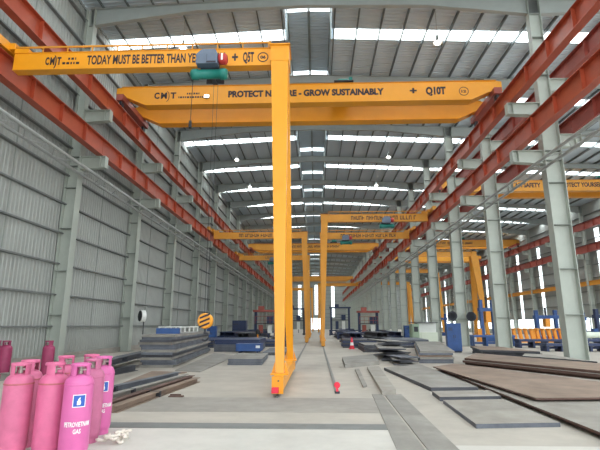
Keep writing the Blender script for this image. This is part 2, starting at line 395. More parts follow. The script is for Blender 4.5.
# ---- columns (H section: web faces the camera, flanges face across the hall), with brackets for the crane beams
BEAM_LO, BEAM_UP, BEAM_H = 10.10, 12.68, 0.92
BXL, BXR, BXR2, BXW = -11.0, 10.05, 12.95, 35.6
LO2, UP2 = 10.95, 14.0               # beam heights of the right-hand bay
def column_proto(x, dpt, sides, ztop, name='steel_column'):
    """sides: list of beam X positions the brackets reach to"""
    t = thing(name, (x, 0, 0))
    hb = dpt / 2; up = hb * 0.72
    for s in (-1, 1):
        MB().box(s * hb - 0.015, s * hb + 0.015, -0.25, 0.25, 0, 12.0).build('flange', M_GREY, t)
        MB().box(s * up - 0.012, s * up + 0.012, -0.2, 0.2, 12.0, ztop).build('flange', M_GREY, t)
    MB().box(-hb, hb, -0.008, 0.008, 0, 12.0).build('web', M_GREY, t)
    MB().box(-up, up, -0.008, 0.008, 12.0, ztop).build('web', M_GREY, t)
    MB().box(-hb - 0.18, hb + 0.18, -0.34, 0.34, 0, 0.04).build('base_plate', M_GREYD, t)
    m = MB(); z = 2.0
    for z in (2.1, 4.2, 6.3, 8.4, 9.55, 10.05, 12.0):
        m = MB().box(-hb, hb, -0.235, 0.235, z, z + 0.025); m.build('stiffener_plate', M_GREYD, t)
    for z in (14.2, 16.4): MB().box(-up, up, -0.19, 0.19, z, z + 0.02).build('stiffener_plate', M_GREYD, t)
    for bx, zlo, zup in sides:
        s = 1 if bx > x else -1; x0 = s * hb; x1 = bx - x + s * 0.28
        for zb in (zlo, zup):
            xi = x0 if zb < 12 else s * up
            a, b = min(xi, x1), max(xi, x1); e0, e1 = (0.68, 0.58) if s > 0 else (0.58, 0.68)
            m = MB(); m.box(a, b, -0.17, 0.17, zb - 0.03, zb)
            m.loft([[(a, -0.008, zb - e0), (b, -0.008, zb - e1), (b, -0.008, zb - 0.03), (a, -0.008, zb - 0.03)], [(a, 0.008, zb - e0), (b, 0.008, zb - e1), (b, 0.008, zb - 0.03), (a, 0.008, zb - 0.03)]])
            m.loft([[(a, -0.17, zb - e0 - 0.025), (b, -0.17, zb - e1 - 0.025), (b, -0.17, zb - e1), (a, -0.17, zb - e0)], [(a, 0.17, zb - e0 - 0.025), (b, 0.17, zb - e1 - 0.025), (b, 0.17, zb - e1), (a, 0.17, zb - e0)]])
            xe = b if s > 0 else a
            m.box(xe - 0.012, xe + 0.012, -0.17, 0.17, zb - 0.58, zb); m.box(bx - x - 0.01, bx - x + 0.01, -0.16, 0.16, zb - 0.58, zb)
            m.build('bracket', M_GREY, t)
    return t
def column_row(x, dpt, sides, k0, k1, text, grp):
    pr = column_proto(x, dpt, sides, roof_z(x) - 0.25)
    for k in range(k0, k1):
        c = pr if k == k0 else copy_tree(pr)
        c.location.y = Y_COL0 + BAY * k
        tag(c, text % ORD[k - max(k0, 0)] if k >= 0 else 'grey steel column beside the camera, ' + grp.split()[-2], 'column', grp)
column_row(XL - 0.33, 0.62, [(BXL, BEAM_LO, BEAM_UP)], 0, 20, '%s grey steel column along the left wall, counted from the camera', 'columns of the left wall')
column_row(XR, 0.84, [(BXR, BEAM_LO, BEAM_UP), (BXR2, LO2, UP2)], 0, 20, '%s grey steel column of the middle row, counted from the right edge', 'columns of the middle row')
column_row(XW - 0.55, 0.62, [(BXW, LO2, UP2)], 3, 20, '%s grey column against the far right wall, counted from the camera', 'columns of the right wall')

# ---- crane runway beams
def runway(x, z, y0, label, m_, h=BEAM_H, face=1):
    t = thing('runway_beam', (x, 0, 0), label, 'crane beam', 'red crane runway beams')
    nseg = int((Y_END - 0.5 - y0) / BAY)
    g = MB().ext([(u, z + v) for u, v in ibeam(0.36, h, 0.028, 0.014)], 'y', 0.01, BAY - 0.01)
    g.box(-0.17, 0.17, 3.99, 4.01, z + 0.03, z + h - 0.03); g.box(-0.17, 0.17, 1.99, 2.01, z + 0.03, z + h - 0.03); g.box(-0.17, 0.17, 5.99, 6.01, z + 0.03, z + h - 0.03)
    s0 = g.build('beam_segment', m_, t)
    for i in range(nseg):
        c = s0 if i == 0 else inst(s0, t); c.location.y = y0 + BAY * i
    MB().ext([(-0.055, z + h), (0.055, z + h), (0.05, z + h + 0.025), (0.015, z + h + 0.03), (0.015, z + h + 0.07), (0.035, z + h + 0.08), (0.035, z + h + 0.12), (-0.035, z + h + 0.12), (-0.035, z + h + 0.08), (-0.015, z + h + 0.07), (-0.015, z + h + 0.03), (-0.05, z + h + 0.025)], 'y', y0, y0 + BAY * nseg).build('rail', M_DARK, t)
    # bus-bar rail on insulator arms along the inner side
    xo = face * 0.30
    MB().tube((xo, y0, z + h * 0.25), (xo, y0 + BAY * nseg, z + h * 0.25), 0.02, n=6).build('conductor_bar', M_REDD, t)
    a = MB().box(min(0, xo), max(0, xo), -0.015, 0.015, z + h * 0.25 - 0.05, z + h * 0.25 - 0.02); a0 = a.build('bar_arm', M_GREYD, t)
    for i in range(nseg * 2):
        c = a0 if i == 0 else inst(a0, t); c.location.y = y0 + 2 + i * BAY / 2
Y0B = Y_COL0 - 2 * BAY
runway(BXL, BEAM_LO, Y0B, 'lower red crane runway beam along the left wall', M_RED, face=-1)
runway(BXL, BEAM_UP, Y0B, 'upper red crane runway beam along the left wall', M_RED, face=-1)
runway(BXR, BEAM_LO, Y0B, 'lower red runway beam on hall side of middle columns', M_RED, face=1)
runway(BXR, BEAM_UP, Y0B, 'upper red runway beam on hall side of middle columns', M_RED, face=1)
runway(BXR2, LO2, Y0B, 'lower red runway beam behind the middle columns', M_REDD, face=1)
runway(BXR2, UP2, Y0B, 'upper red runway beam behind the middle columns', M_REDD, face=1)
runway(BXW, LO2, Y_COL0 + 3 * BAY, 'lower red runway beam along the far right wall', M_REDD)
runway(BXW, UP2, Y_COL0 + 3 * BAY, 'upper red runway beam along the far right wall', M_REDD)
t = thing('tie_beam', (XW - 0.75, 0, 0), 'dull orange low tie beam along the far right wall', 'beam')
g = MB().ext([(u, 6.75 + v) for u, v in ibeam(0.3, 0.6, 0.03, 0.02)], 'y', 0.01, BAY - 0.01); s0 = g.build('beam_segment', M_YELD, t)
for k in range(3, 19):
    c = s0 if k == 3 else inst(s0, t); c.location.y = Y_COL0 + BAY * k

# ---- horizontal lattice struts running below the beams
def lattice(x0, x1, z, y0, label, nb):
    t = thing('lattice_strut', (0, 0, 0), label, 'lattice strut', 'lattice struts below the runway beams')
    g = MB(); r = 0.075
    for x in (x0, x1): g.tube((x, 0, z), (x, BAY, z), r, n=8)
    s0 = g.build('chord', M_PIPE, t)
    d = MB()
    for i in range(4):
        d.tube((x0, 2 * i, z), (x1, 2 * i + 1, z), 0.022, n=6); d.tube((x1, 2 * i + 1, z), (x0, 2 * i + 2, z), 0.022, n=6)
    l0 = d.build('lacing', M_PIPE, t)
    for i in range(nb):
        for o in (s0, l0):
            c = o if i == 0 else inst(o, t); c.location.y = y0 + BAY * i
lattice(-11.0, -11.72, 9.0, Y0B, 'pale lattice strut of two pipes along the left wall', 21)
lattice(10.30, 10.98, 9.0, Y0B, 'pale lattice strut of two pipes along the middle columns', 21)

# ================================================================== CRANES
def ring_mark(cx, y, z, r, parent, txt):
    m = MB(); n = 20; t = 0.035
    for i in range(n):
        a, b = 2 * math.pi * i / n, 2 * math.pi * (i + 1) / n
        q = [(cx + rr * math.cos(w), z + rr * math.sin(w)) for rr, w in ((r - t, a), (r, a), (r, b), (r - t, b))]
        m.loft([[(u, y - 0.008, v) for u, v in q], [(u, y, v) for u, v in q]])
    m.build('number_ring', M_TEXT, parent)
    lettering(txt, cx - r * 0.5, cx + r * 0.5, y, z - r * 0.28, r * 0.56, parent, name='lettering')
def maker_mark(x0, x1, y, z, h, parent, split=0.42):
    """stylised maker's initials with an arc, then two lines of small print"""
    xm = x0 + (x1 - x0) * split
    w = (xm - x0) / 3.6
    lettering('C', x0, x0 + w * 0.85, y, z, h, parent, name='maker_logo'); lettering('M', x0 + w * 1.1, x0 + w * 2.1, y, z, h, parent, name='maker_logo')
    lettering('T', x0 + w * 2.7, x0 + w * 3.6, y, z, h, parent, name='maker_logo')
    m = MB(); cx = x0 + w * 1.9
    arc = [(cx + math.cos(a) * w * 0.55, z + h * 0.35 + math.sin(a) * h * 0.95) for a in [R(-75 + 150 * i / 10) for i in range(11)]]
    for (a, b), (c, d) in zip(arc, arc[1:]):
        m.loft([[(a - 0.02, y - 0.008, b), (a + 0.02, y - 0.008, b), (a + 0.02, y, b), (a - 0.02, y, b)], [(c - 0.02, y - 0.008, d), (c + 0.02, y - 0.008, d), (c + 0.02, y, d), (c - 0.02, y, d)]])
    m.build('logo_arc', M_TEXT, parent)
    rnd = random.Random(3); m = MB()
    for row, (a, b) in enumerate(((0.30, 0.75), (0.0, 1.0))):      # illegible small print
        x = xm + (x1 - xm) * (0.08 + 0.92 * a); e = xm + (x1 - xm) * (0.08 + 0.92 * b); zz = z + h * (0.62 - 0.62 * row)
        while x < e:
            d = rnd.uniform(0.05, 0.13); m.box(x, min(e, x + d), y - 0.006, y, zz, zz + h * 0.3); x += d + 0.045
    tag(m.build('small_print', M_TEXT, parent), kind='stuff')

def far_print(x0, x1, y, z, h, parent, seed):
    """lettering too far away to read: word-like rows of dark strokes"""
    rn = random.Random(seed); m = MB(); x = x0
    while x < x1:
        for _ in range(rn.randint(2, 6)):
            w = h * rn.uniform(0.45, 0.6)
            if x + w > x1: break
            m.box(x, x + w * 0.3, y - 0.008, y, z, z + h); zz = z + h * rn.choice((0.0, 0.4, 0.8))
            m.box(x + w * 0.3, x + w, y - 0.008, y, zz, zz + h * 0.2)
            if rn.random() < 0.6: m.box(x + w * 0.75, x + w, y - 0.008, y, z, z + h)
            x += w + h * 0.14
        x += h * 0.4
    tag(m.build('faint_lettering', M_TEXT, parent), kind='stuff')
def bridge_crane(label, ya, yb, xl, xr, z0, z1, ma, grp, text=None, trolley_x=0.0, mark=None):
    t = thing('bridge_crane', ((xl + xr) / 2, (ya + yb) / 2, z0), label, 'bridge crane', grp)
    ox, oy, oz = t.location
    hw = 0.24
    def gird(yc):
        x0, x1 = xl - 0.45 - ox, xr + 0.45 - ox; a = z0 - oz; b = z1 - oz; y = yc - oy
        prof = [(x0, a + 0.50), (x0 + 0.75, a + 0.46), (x0 + 1.75, a), (x1 - 1.75, a), (x1 - 0.75, a + 0.46), (x1, a + 0.50), (x1, b - 0.05), (x1 - 0.3, b), (x0 + 0.3, b), (x0, b - 0.05)]
        m = MB(); m.loft([[(p[0], y - hw, p[1]) for p in prof], [(p[0], y + hw, p[1]) for p in prof]])
        g = m.build('girder', ma, t)
        m = MB(); m.box(x0 + 1.75, x1 - 1.75, y - hw - 0.07, y + hw + 0.07, a - 0.02, a)
        m.loft([[(x0 + 0.75, y - hw - 0.07, a + 0.43), (x0 + 0.75, y + hw + 0.07, a + 0.43), (x0 + 0.75, y + hw + 0.07, a + 0.455), (x0 + 0.75, y - hw - 0.07, a + 0.455)], [(x0 + 1.75, y - hw - 0.07, a - 0.02), (x0 + 1.75, y + hw + 0.07, a - 0.02), (x0 + 1.75, y + hw + 0.07, a), (x0 + 1.75, y - hw - 0.07, a)]])
        m.loft([[(x1 - 0.75, y - hw - 0.07, a + 0.43), (x1 - 0.75, y + hw + 0.07, a + 0.43), (x1 - 0.75, y + hw + 0.07, a + 0.455), (x1 - 0.75, y - hw - 0.07, a + 0.455)], [(x1 - 1.75, y - hw - 0.07, a - 0.02), (x1 - 1.75, y + hw + 0.07, a - 0.02), (x1 - 1.75, y + hw + 0.07, a), (x1 - 1.75, y - hw - 0.07, a)]])
        m.build('bottom_flange', ma, g)
        MB().box(x0 + 0.3, x1 - 0.3, y - hw - 0.07, y + hw + 0.07, b, b + 0.02).build('top_flange', ma, g)
        MB().box(x0 + 0.6, x1 - 0.6, y - 0.03, y + 0.03, b + 0.02, b + 0.10).build('trolley_rail', M_REDD, g)
        return g
    ga = gird(ya); gb = gird(yb)
    for x in (xl - ox, xr - ox):
        e = MB().box(x - 0.2, x + 0.2, ya - oy - 0.75, yb - oy + 0.75, 0.10, 0.46).build('end_carriage', M_REDD, t)  # dull red here stands for shade on the carriage, painted into its colour
        for y in (ya - oy - 0.45, yb - oy + 0.45):
            MB().lathe([(0.0, -0.06), (0.19, -0.06), (0.19, 0.06), (0.0, 0.06)], (x, y, -0.01), 16, 'x').build('wheel', M_DARK, e)
    # trolley on top with a green winch
    tx = trolley_x - ox; b = z1 - oz + 0.10
    tr = MB().box(tx - 0.55, tx + 0.55, ya - oy - 0.15, yb - oy + 0.15, b + 0.10, b + 0.18).build('trolley_frame', M_DARK, t)
    for sx in (-0.42, 0.42):
        for y in (ya - oy, yb - oy): MB().lathe([(0.0, -0.05), (0.09, -0.05), (0.09, 0.05), (0.0, 0.05)], (tx + sx, y, b + 0.09), 14, 'y').build('wheel', M_DARK, tr)
    MB().lathe([(0, -0.3), (0.18, -0.3), (0.2, -0.25), (0.2, 0.25), (0.18, 0.3), (0, 0.3)], (tx, (ya + 0.45) - oy, b + 0.38), 18, 'x').build('winch_drum', M_TEAL, tr)
    MB().box(tx + 0.3, tx + 0.5, ya - oy - 0.05, ya - oy + 0.5, b + 0.18, b + 0.42).build('winch_motor', M_TEAL, tr)
    yf = ya - oy - hw
    if text:
        for tx_, x0, x1, zz, hh, *bd in text: far_print(x0 - ox, x1 - ox, yf, zz - oz, hh, ga, int(ya)) if tx_ is None else lettering(tx_, x0 - ox, x1 - ox, yf, zz - oz, hh, ga, bold=bd[0] if bd else 0.04)
    if mark: maker_mark(mark[0] - ox, mark[1] - ox, yf, mark[2] - oz, mark[3], ga); ring_mark(mark[4] - ox, yf, mark[2] - oz + 0.12, 0.27, ga, mark[5])
    return t
RAILZ = BEAM_UP + BEAM_H + 0.12
Z0, Z1 = RAILZ + 0.22, RAILZ + 1.36
ya = 23.6; yf = ya - 0.24
X = lambda px, py, Y=yf: at(px, py, Y=Y).x
zt_ = (Z0 + Z1) / 2 - 0.16
big_crane = bridge_crane('long yellow double-girder bridge crane lettered PROTECT NATURE and Q10T', ya, 26.0, BXL, BXR, Z0, Z1, M_YEL, 'overhead bridge cranes',
             [('PROTECT NATURE - GROW SUSTAINABLY', X(228, 100), X(384, 95), zt_ + 0.02, 0.36, 0.055), ('+', X(410, 95), X(417, 95), zt_ + 0.0, 0.42), ('Q10T', X(426, 94), X(446, 94), zt_ - 0.02, 0.42, 0.055)],
             X(344, 83), (X(154, 101), X(206, 101), zt_, 0.36, X(464, 94), '12'))
px_, pz_ = X(207, 97), at(207, 97, Y=yf).z; o_ = big_crane.location; cy = yf - o_.y
fm = MB().box(px_ - 0.16 - o_.x, px_ + 0.16 - o_.x, cy - 0.10, cy - 0.02, pz_ - 0.10 - o_.z, pz_ + 0.10 - o_.z); fm.box(px_ - 0.03 - o_.x, px_ + 0.03 - o_.x, cy - 0.02, cy, pz_ - 0.14 - o_.z, pz_ + 0.14 - o_.z)
fo = fm.build('flood_lamp', M_DARK, big_crane); fo['label'] = 'small bright flood lamp on the girder face'
MB().box(px_ - 0.14 - o_.x, px_ + 0.14 - o_.x, cy - 0.112, cy - 0.10, pz_ - 0.085 - o_.z, pz_ + 0.085 - o_.z).build('lens', M_FLOOD, fo)
bridge_crane('distant bridge crane spanning the main hall beyond the gantries', 75, 77.4, BXL, BXR, Z0, Z1, M_YELD, 'overhead bridge cranes', [(None, -6, 4, zt_, 0.4)], 3.0)
bridge_crane('another far bridge crane near the end of the main hall', 128, 130.4, BXL, BXR, Z0, Z1, M_YELD, 'overhead bridge cranes', None, -3.0)
RZ2 = UP2 + BEAM_H + 0.12; Q0, Q1 = RZ2 + 0.22, RZ2 + 1.36; zq = (Q0 + Q1) / 2 - 0.16
XQ = lambda px, py: at(px, py, Y=45.8).x
bridge_crane('yellow bridge crane in right bay lettered SAFETY and PROTECT YOURSELF', 46, 48.4, BXR2, BXW, Q0, Q1, M_YELD, 'overhead bridge cranes',
             [('AN SAFETY', XQ(515, 190), XQ(541, 190), zq, 0.45), ('PROTECT YOURSELF', XQ(560, 190), XQ(604, 190), zq, 0.45)], 30)
bridge_crane('farther yellow bridge crane in the right-hand bay', 80, 82.4, BXR2, BXW, Q0, Q1, M_YELD, 'overhead bridge cranes', [(None, 18, 28, zq, 0.42)], 26)
bridge_crane('most distant yellow bridge crane in the right-hand bay', 99, 101.4, BXR2, BXW, Q0, Q1, M_YELD, 'overhead bridge cranes', None, 22)

def hoist(label, loc, grp, s=1, near=False, drop=None):
    t = thing('electric_hoist', loc, label, 'hoist', grp)
    m = MB().lathe([(0, -0.62), (0.15, -0.62), (0.19, -0.56), (0.19, -0.38), (0.16, -0.36), (0.16, 0.36), (0.19, 0.38), (0.19, 0.56), (0.15, 0.62), (0, 0.62)], (0, 0, -0.30), 18, 'x')
    m.build('drum', M_TEAL, t, True)
    tr = MB().box(-0.32, 0.32, 0.02, 0.10, -0.14, 0.30).build('trolley_plate', M_DARK, t)
    MB().box(-0.32, 0.32, 0.86, 0.92, -0.14, 0.30).build('trolley_plate', M_DARK, t)
    MB().box(-0.08, 0.08, 0.02, 0.92, -0.17, -0.13).build('trolley_plate', M_DARK, t)
    for x in (-0.2, 0.2): MB().lathe([(0, 0.10), (0.08, 0.10), (0.08, 0.14), (0, 0.14)], (x, 0, 0.12), 14, 'y').build('wheel', M_DARK, tr)
    pb = MB(); pb.loft([[(-0.40, -0.30, -0.06), (0.32, -0.30, -0.06), (0.32, 0.0, -0.06), (-0.40, 0.0, -0.06)], [(-0.40, -0.30, 0.30), (0.32, -0.30, 0.30), (0.32, 0.0, 0.30), (-0.40, 0.0, 0.30)], [(-0.22, -0.26, 0.50), (0.22, -0.26, 0.50), (0.22, 0.0, 0.50), (-0.22, 0.0, 0.50)]])
    p = pb.build('control_box', M_HGREY, t)
    if near:
        MB().box(-0.05, 0.27, -0.31, -0.30, -0.04, 0.02).build('name_plate', M_TEXT, p)
        MB().box(-0.045, -0.035, -0.306, -0.30, 0.04, 0.28).build('door_seam', M_DARK, p)
    MB().lathe([(0, 0.33), (0.17, 0.33), (0.19, 0.38), (0.19, 0.56), (0.12, 0.62), (0, 0.62)], (0, -0.1, 0.20), 16, 'x').build('motor', M_HRED, t, True)
    if near: MB().box(0.44, 0.50, -0.30, -0.285, 0.06, 0.3).build('motor_label', M_WHITE, t)
    if drop:
        for x in (0.06, 0.20): MB().tube((x + 0.11, 0, -0.45), (0.24 + (x - 0.13) * 0.5, 0, -drop + 0.5), 0.007, n=6).build('wire_rope', M_DARK, t)
        hb = MB(); hb.lathe([(0, -0.10), (0.20, -0.10), (0.23, -0.06), (0.23, 0.06), (0.20, 0.10), (0, 0.10)], (0, 0, 0.30), 20, 'y')
        h = hb.build('hook_block', M_YEL, t); h.location = (0.24, 0, -drop)
        for i in range(3):
            zc = 0.17 + 0.13 * i
            m = MB(); m.loft([[(-0.15, -0.108, zc - 0.08), (0.15, -0.108, zc + 0.04), (0.15, -0.108, zc + 0.10), (-0.15, -0.108, zc - 0.02)], [(-0.15, -0.10, zc - 0.08), (0.15, -0.10, zc + 0.04), (0.15, -0.10, zc + 0.10), (-0.15, -0.10, zc - 0.02)]])
            m.build('warning_stripe', M_TEXT, h)
        MB().tube((0, 0, 0.10), (0, 0, -0.05), 0.035).build('hook_shank', M_DARK, h)
        MB().path([(0.0 + 0.11 * math.sin(a), 0, -0.16 + 0.11 * math.cos(a)) for a in [R(-20 + 24 * i) for i in range(11)]], 0.028).build('hook', M_DARK, h)
        MB().path([(-0.55, 0, -0.1), (-0.56, 0, -2.0)], 0.012, 6).build('pendant_cable', M_BLACK, t)
        MB().box(-0.60, -0.52, -0.04, 0.04, -2.25, -2.0).build('pendant', M_BLACK, t)
    return t
GZ0, GZ1 = 10.42, 11.10
def semi_gantry(label, yc, rx, bx, ma, grp, text=None, zo=0.0, near=False, hx=None, hlabel=None, drop=None, mark=None, lw=1.0):
    t = thing('semi_gantry_crane', (rx, yc, 0), label, 'gantry crane', grp)
    s = -1 if bx < rx else 1; L = 2.98; GZ0, GZ1 = 10.42 + zo, 11.10 + zo
    bo = MB().box(-0.125, 0.125, -L, L, 0.12, 0.44).build('end_carriage', ma, t)
    for y in (-L + 0.35, L - 0.35): MB().lathe([(0, -0.05), (0.14, -0.05), (0.14, 0.05), (0, 0.05)], (0, y, 0.172), 18, 'x').build('wheel', M_DARK, bo)
    for y in (-L - 0.02, L): MB().box(-0.14, 0.14, y, y + 0.02, 0.07, 0.46).build('end_plate', ma, bo)
    if near:
        MB().box(-0.13, 0.03, -L - 0.14, -L - 0.02, 0.10, 0.22).build('red_buffer', M_STOP, bo)
        MB().lathe([(0, -0.02), (0.02, -0.02), (0.02, 0), (0, 0)], (0.02, -L - 0.02, 0.36), 8, 'y').build('bolt', M_DARK, bo)
    top = s * 0.26
    for sy in (-1, 1):
        g = MB().taper((0, sy * 2.3, 0.48), 0.21 * lw, 0.20 * lw, (top, sy * 0.26, GZ0 + 0.05), 0.58 * lw, 0.30).build('leg', ma, t)
        MB().box(-0.22, 0.22, sy * 2.3 - 0.22, sy * 2.3 + 0.22, 0.44, 0.48).build('foot_plate', ma, g)
        for sx in (-1, 1):
            m = MB(); y = sy * 2.3
            m.loft([[(sx * 0.12, y - 0.01, 0.48), (sx * 0.21, y - 0.01, 0.48), (sx * 0.125, y - 0.01, 0.76)], [(sx * 0.12, y + 0.01, 0.48), (sx * 0.21, y + 0.01, 0.48), (sx * 0.125, y + 0.01, 0.76)]])
            m.build('gusset', ma, g)
    hd = MB(); hd.box(top - 0.32, top + 0.32, -0.42, 0.42, GZ0 + 0.05, GZ1 - 0.06).build('leg_head', ma, t)
    MB().box(top - 0.36, top + 0.36, -0.49, 0.49, GZ1 - 0.06, GZ1 - 0.02).build('head_plate', ma, t)
    MB().box(top - 0.30, top + 0.30, -0.42, 0.42, GZ1 - 0.02, GZ1 + 0.08).build('head_cap', M_DARK, t)
    xa = top + s * 0.32; xb = bx - rx - s * 0.34; a, b = min(xa, xb), max(xa, xb)
    g = MB().box(a, b, -0.2, 0.1, GZ0 + 0.03, GZ1 - 0.02).build('girder', ma, t)
    MB().box(a, b, -0.23, 0.13, GZ1 - 0.02, GZ1).build('top_flange', ma, g)
    MB().box(a, b, -0.23, 0.13, GZ0, GZ0 + 0.03).build('bottom_flange', ma, g)
    # cable track rail on posts along the top
    MB().box(a, b, -0.19, -0.15, GZ1 + 0.20, GZ1 + 0.26).build('cable_track', M_YELD if near else ma, t)
    n = int((b - a) / 0.9)
    p0 = MB().box(-0.02, 0.02, -0.185, -0.155, GZ1, GZ1 + 0.20).build('track_post', M_YELD if near else ma, t)
    for i in range(n + 1):
        c = p0 if i == 0 else inst(p0, t); c.location.x = a + 0.1 + (b - a - 0.2) * i / n
    rz = BEAM_LO + BEAM_H + 0.12 + (LO2 - BEAM_LO if bx in (BXR2, BXW) else 0)
    MB().box(min(xb, bx - rx), max(xb, bx - rx), -0.24, 0.24, rz + 0.10, rz + 0.34).build('hanger', ma, t); MB().box(min(xb, xb - s * 0.5), max(xb, xb - s * 0.5), -0.22, 0.22, GZ1, rz + 0.12).build('hanger', ma, t)
    e = MB().box(bx - rx - 0.14, bx - rx + 0.14, -1.3, 1.3, rz + 0.04, rz + 0.36).build('top_carriage', ma, t)
    for y in (-1.0, 1.0): MB().lathe([(0, -0.05), (0.13, -0.05), (0.13, 0.05), (0, 0.05)], (bx - rx, y, rz + 0.13), 16, 'x').build('wheel', M_DARK, e)
    if text:
        for tx, x0, x1, z, h, *bd in text: far_print(x0 - rx, x1 - rx, -0.2, z, h, g, int(yc)) if tx is None else lettering(tx, x0 - rx, x1 - rx, -0.2, z, h, g, bold=bd[0] if bd else 0.035)
    if mark: maker_mark(mark[0] - rx, mark[1] - rx, -0.2, mark[2], mark[3], g, 0.45); ring_mark(mark[4] - rx, -0.2, mark[2] + 0.12, 0.19, g, '06')
    if hx is not None: hoist(hlabel, (hx, yc - 0.46, GZ0 - 0.16), 'hoists on the gantry girders', near=near, drop=drop)
    return t
gy = 14.15; X5 = lambda px, py: at(px, py, Y=gy - 0.2).x
zt5 = GZ0 + 0.16
semi_gantry('near yellow semi-gantry crane lettered Q5T with its leg in mid hall', gy, -0.93, BXL, M_YEL, 'semi-gantry cranes',
            [('TODAY MUST BE BETTER THAN YESTERDAY', X5(87, 62), X5(225, 60), zt5 + 0.02, 0.34, 0.028), ('+', X5(232, 58), X5(238, 58), zt5, 0.36), ('Q5T', X5(243, 58), X5(254, 58), zt5, 0.36)], 0.0, True,
            at(209.5, 66, Y=gy - 0.5).x, 'blue-grey and teal electric hoist with striped hook hanging from near girder', GZ0 - 0.16 - 1.47, (X5(45, 65), X5(80, 64), zt5 + 0.04, 0.28, X5(263, 57)))
semi_gantry('farther yellow semi-gantry crane on the left half of the hall', 46, -0.93, BXL, M_YELD, 'semi-gantry cranes', [(None, -8, -2.6, zt5, 0.36)], hx=None)
semi_gantry('third yellow semi-gantry crane on the left half of the hall', 62, -0.93, BXL, M_YELD, 'semi-gantry cranes', [(None, -7, -4, zt5, 0.36)], hx=-6, hlabel='teal hoist on the third left gantry girder')
semi_gantry('fourth yellow semi-gantry crane on the left half, far away', 118, -0.93, BXL, M_YELD, 'semi-gantry cranes')
XR1 = lambda px, py: at(px, py, Y=37.3).x
semi_gantry('nearest yellow semi-gantry crane on the right half of the hall', 38.5, 0.50, BXR, M_YELD, 'semi-gantry cranes', [(None, XR1(352, 218), XR1(419, 217), zt5, 0.36)], hx=XR1(388, 222), hlabel='teal hoist on nearest right-hand gantry girder')
semi_gantry('second yellow semi-gantry crane on the right half of the hall', 46.5, 0.50, BXR, M_YELD, 'semi-gantry cranes', [(None, 2.6, 8.4, zt5, 0.36)], hx=at(346, 238, Y=46).x, hlabel='teal hoist on second right-hand gantry girder')
semi_gantry('third yellow semi-gantry crane on the right half, far away', 105, 0.50, BXR, M_YELD, 'semi-gantry cranes')
for i, y in enumerate((65, 86, 112)):
    semi_gantry(('nearest', 'middle', 'most distant')[i] + ' yellow semi-gantry crane standing in the right-hand bay', y, 22.9, BXR2, M_YELD, 'semi-gantry cranes', zo=0.85, lw=1.8)
# red rail stop on the free rail
st = thing('rail_stop', (0.50, 11.75, 0), 'small red stop block at the end of the floor rail', 'rail stop')
MB().box(-0.06, 0.06, -0.02, 0.16, 0, 0.05).build('base_plate', M_DARK, st)
m = MB(); m.loft([[(-0.03, 0.0, 0.05), (0.03, 0.0, 0.05), (0.03, 0.15, 0.05), (-0.03, 0.15, 0.05)], [(-0.03, 0.04, 0.15), (0.03, 0.04, 0.15), (0.03, 0.12, 0.15), (-0.03, 0.12, 0.15)]]); m.build('upright', M_STOP, st)
MB().lathe([(0, -0.05), (0.07, -0.05), (0.08, 0), (0.07, 0.05), (0, 0.05)], (0, 0.07, 0.19), 16, 'y').build('buffer', M_STOP, st)

# ================================================================== HIGH-BAY LAMPS
def lamp_proto():
    t = thing('high_bay_lamp')
    MB().lathe([(0.05, 0.32), (0.08, 0.30), (0.10, 0.18), (0.27, 0.02), (0.29, 0.0), (0.27, 0.0), (0.09, 0.17), (0.05, 0.2)], n=20).build('reflector', M_PIPE, t, True)
    MB().lathe([(0, -0.10), (0.10, -0.08), (0.16, 0.0), (0.12, 0.09), (0.05, 0.14), (0, 0.14)], n=16).build('bulb', M_BULB, t, True)
    MB().lathe([(0, 0.30), (0.07, 0.30), (0.07, 0.5), (0, 0.5)], n=12).build('ballast', M_GREYD, t)
    MB().tube((0, 0, 0.5), (0, 0, 2.05), 0.012, n=6).build('cord', M_GREYD, t)
    return t
lp_ = lamp_proto(); LX = {'left': -7.45, 'right': 6.85}
spots = [('right', 22.5, 'bright high-bay lamp hanging above the right end of the 10-tonne crane'), ('left', 22.5, 'bright high-bay lamp hanging behind the lettered near gantry girder'),
         ('left', 40.2, 'high-bay lamp left of the near leg, below the second skylight row'), ('right', 40.0, 'high-bay lamp right of centre, below the second skylight row'),
         ('left', 48.8, 'high-bay lamp left of the near leg, below the third skylight row'), ('right', 48.7, 'high-bay lamp right of centre, below the third skylight row')]
for i, (sd, y, lb) in enumerate(spots):
    c = lp_ if i == 0 else copy_tree(lp_)
    c.location = (LX[sd], y, roof_z(LX[sd]) - 0.22 - 2.05); tag(c, lb, 'lamp', 'high-bay lamps under the roof')

# ================================================================== GAS CYLINDERS
def bent_text(txt, w, h, r, zc, parent, material, name):
    cu = bpy.data.curves.new(name, 'FONT'); cu.body = txt; cu.size = 1; cu.offset = 0.02; cu.extrude = 0.002; cu.resolution_u = 2
    tmp = bpy.data.objects.new(name, cu); COL.objects.link(tmp)
    dg = bpy.context.evaluated_depsgraph_get(); m = bpy.data.meshes.new_from_object(tmp.evaluated_get(dg))
    bpy.data.objects.remove(tmp); bpy.data.curves.remove(cu)
    xs = [v.co.x for v in m.vertices]; a, b = min(xs), max(xs)
    for v in m.vertices:
        u = ((v.co.x - a) / (b - a) - 0.5) * w; z = zc + v.co.y / 0.7 * h; rr = r + 0.003 + v.co.z; th = u / r
        v.co = Vector((rr * math.sin(th), -rr * math.cos(th), z))
    m.materials.clear(); m.materials.append(material)
    o = bpy.data.objects.new(name, m); COL.objects.link(o); o.parent = parent; return o
def bent_patch(u0, u1, z0, z1, r, off, parent, material, name):
    m = MB(); n = 6; rings = []
    for i in range(n + 1):
        th = (u0 + (u1 - u0) * i / n) / r
        rings.append([(rr * math.sin(th), -rr * math.cos(th), z) for rr, z in ((r, z0), (r + off, z0), (r + off, z1), (r, z1))])
    return m.loft(rings).build(name, material, parent)
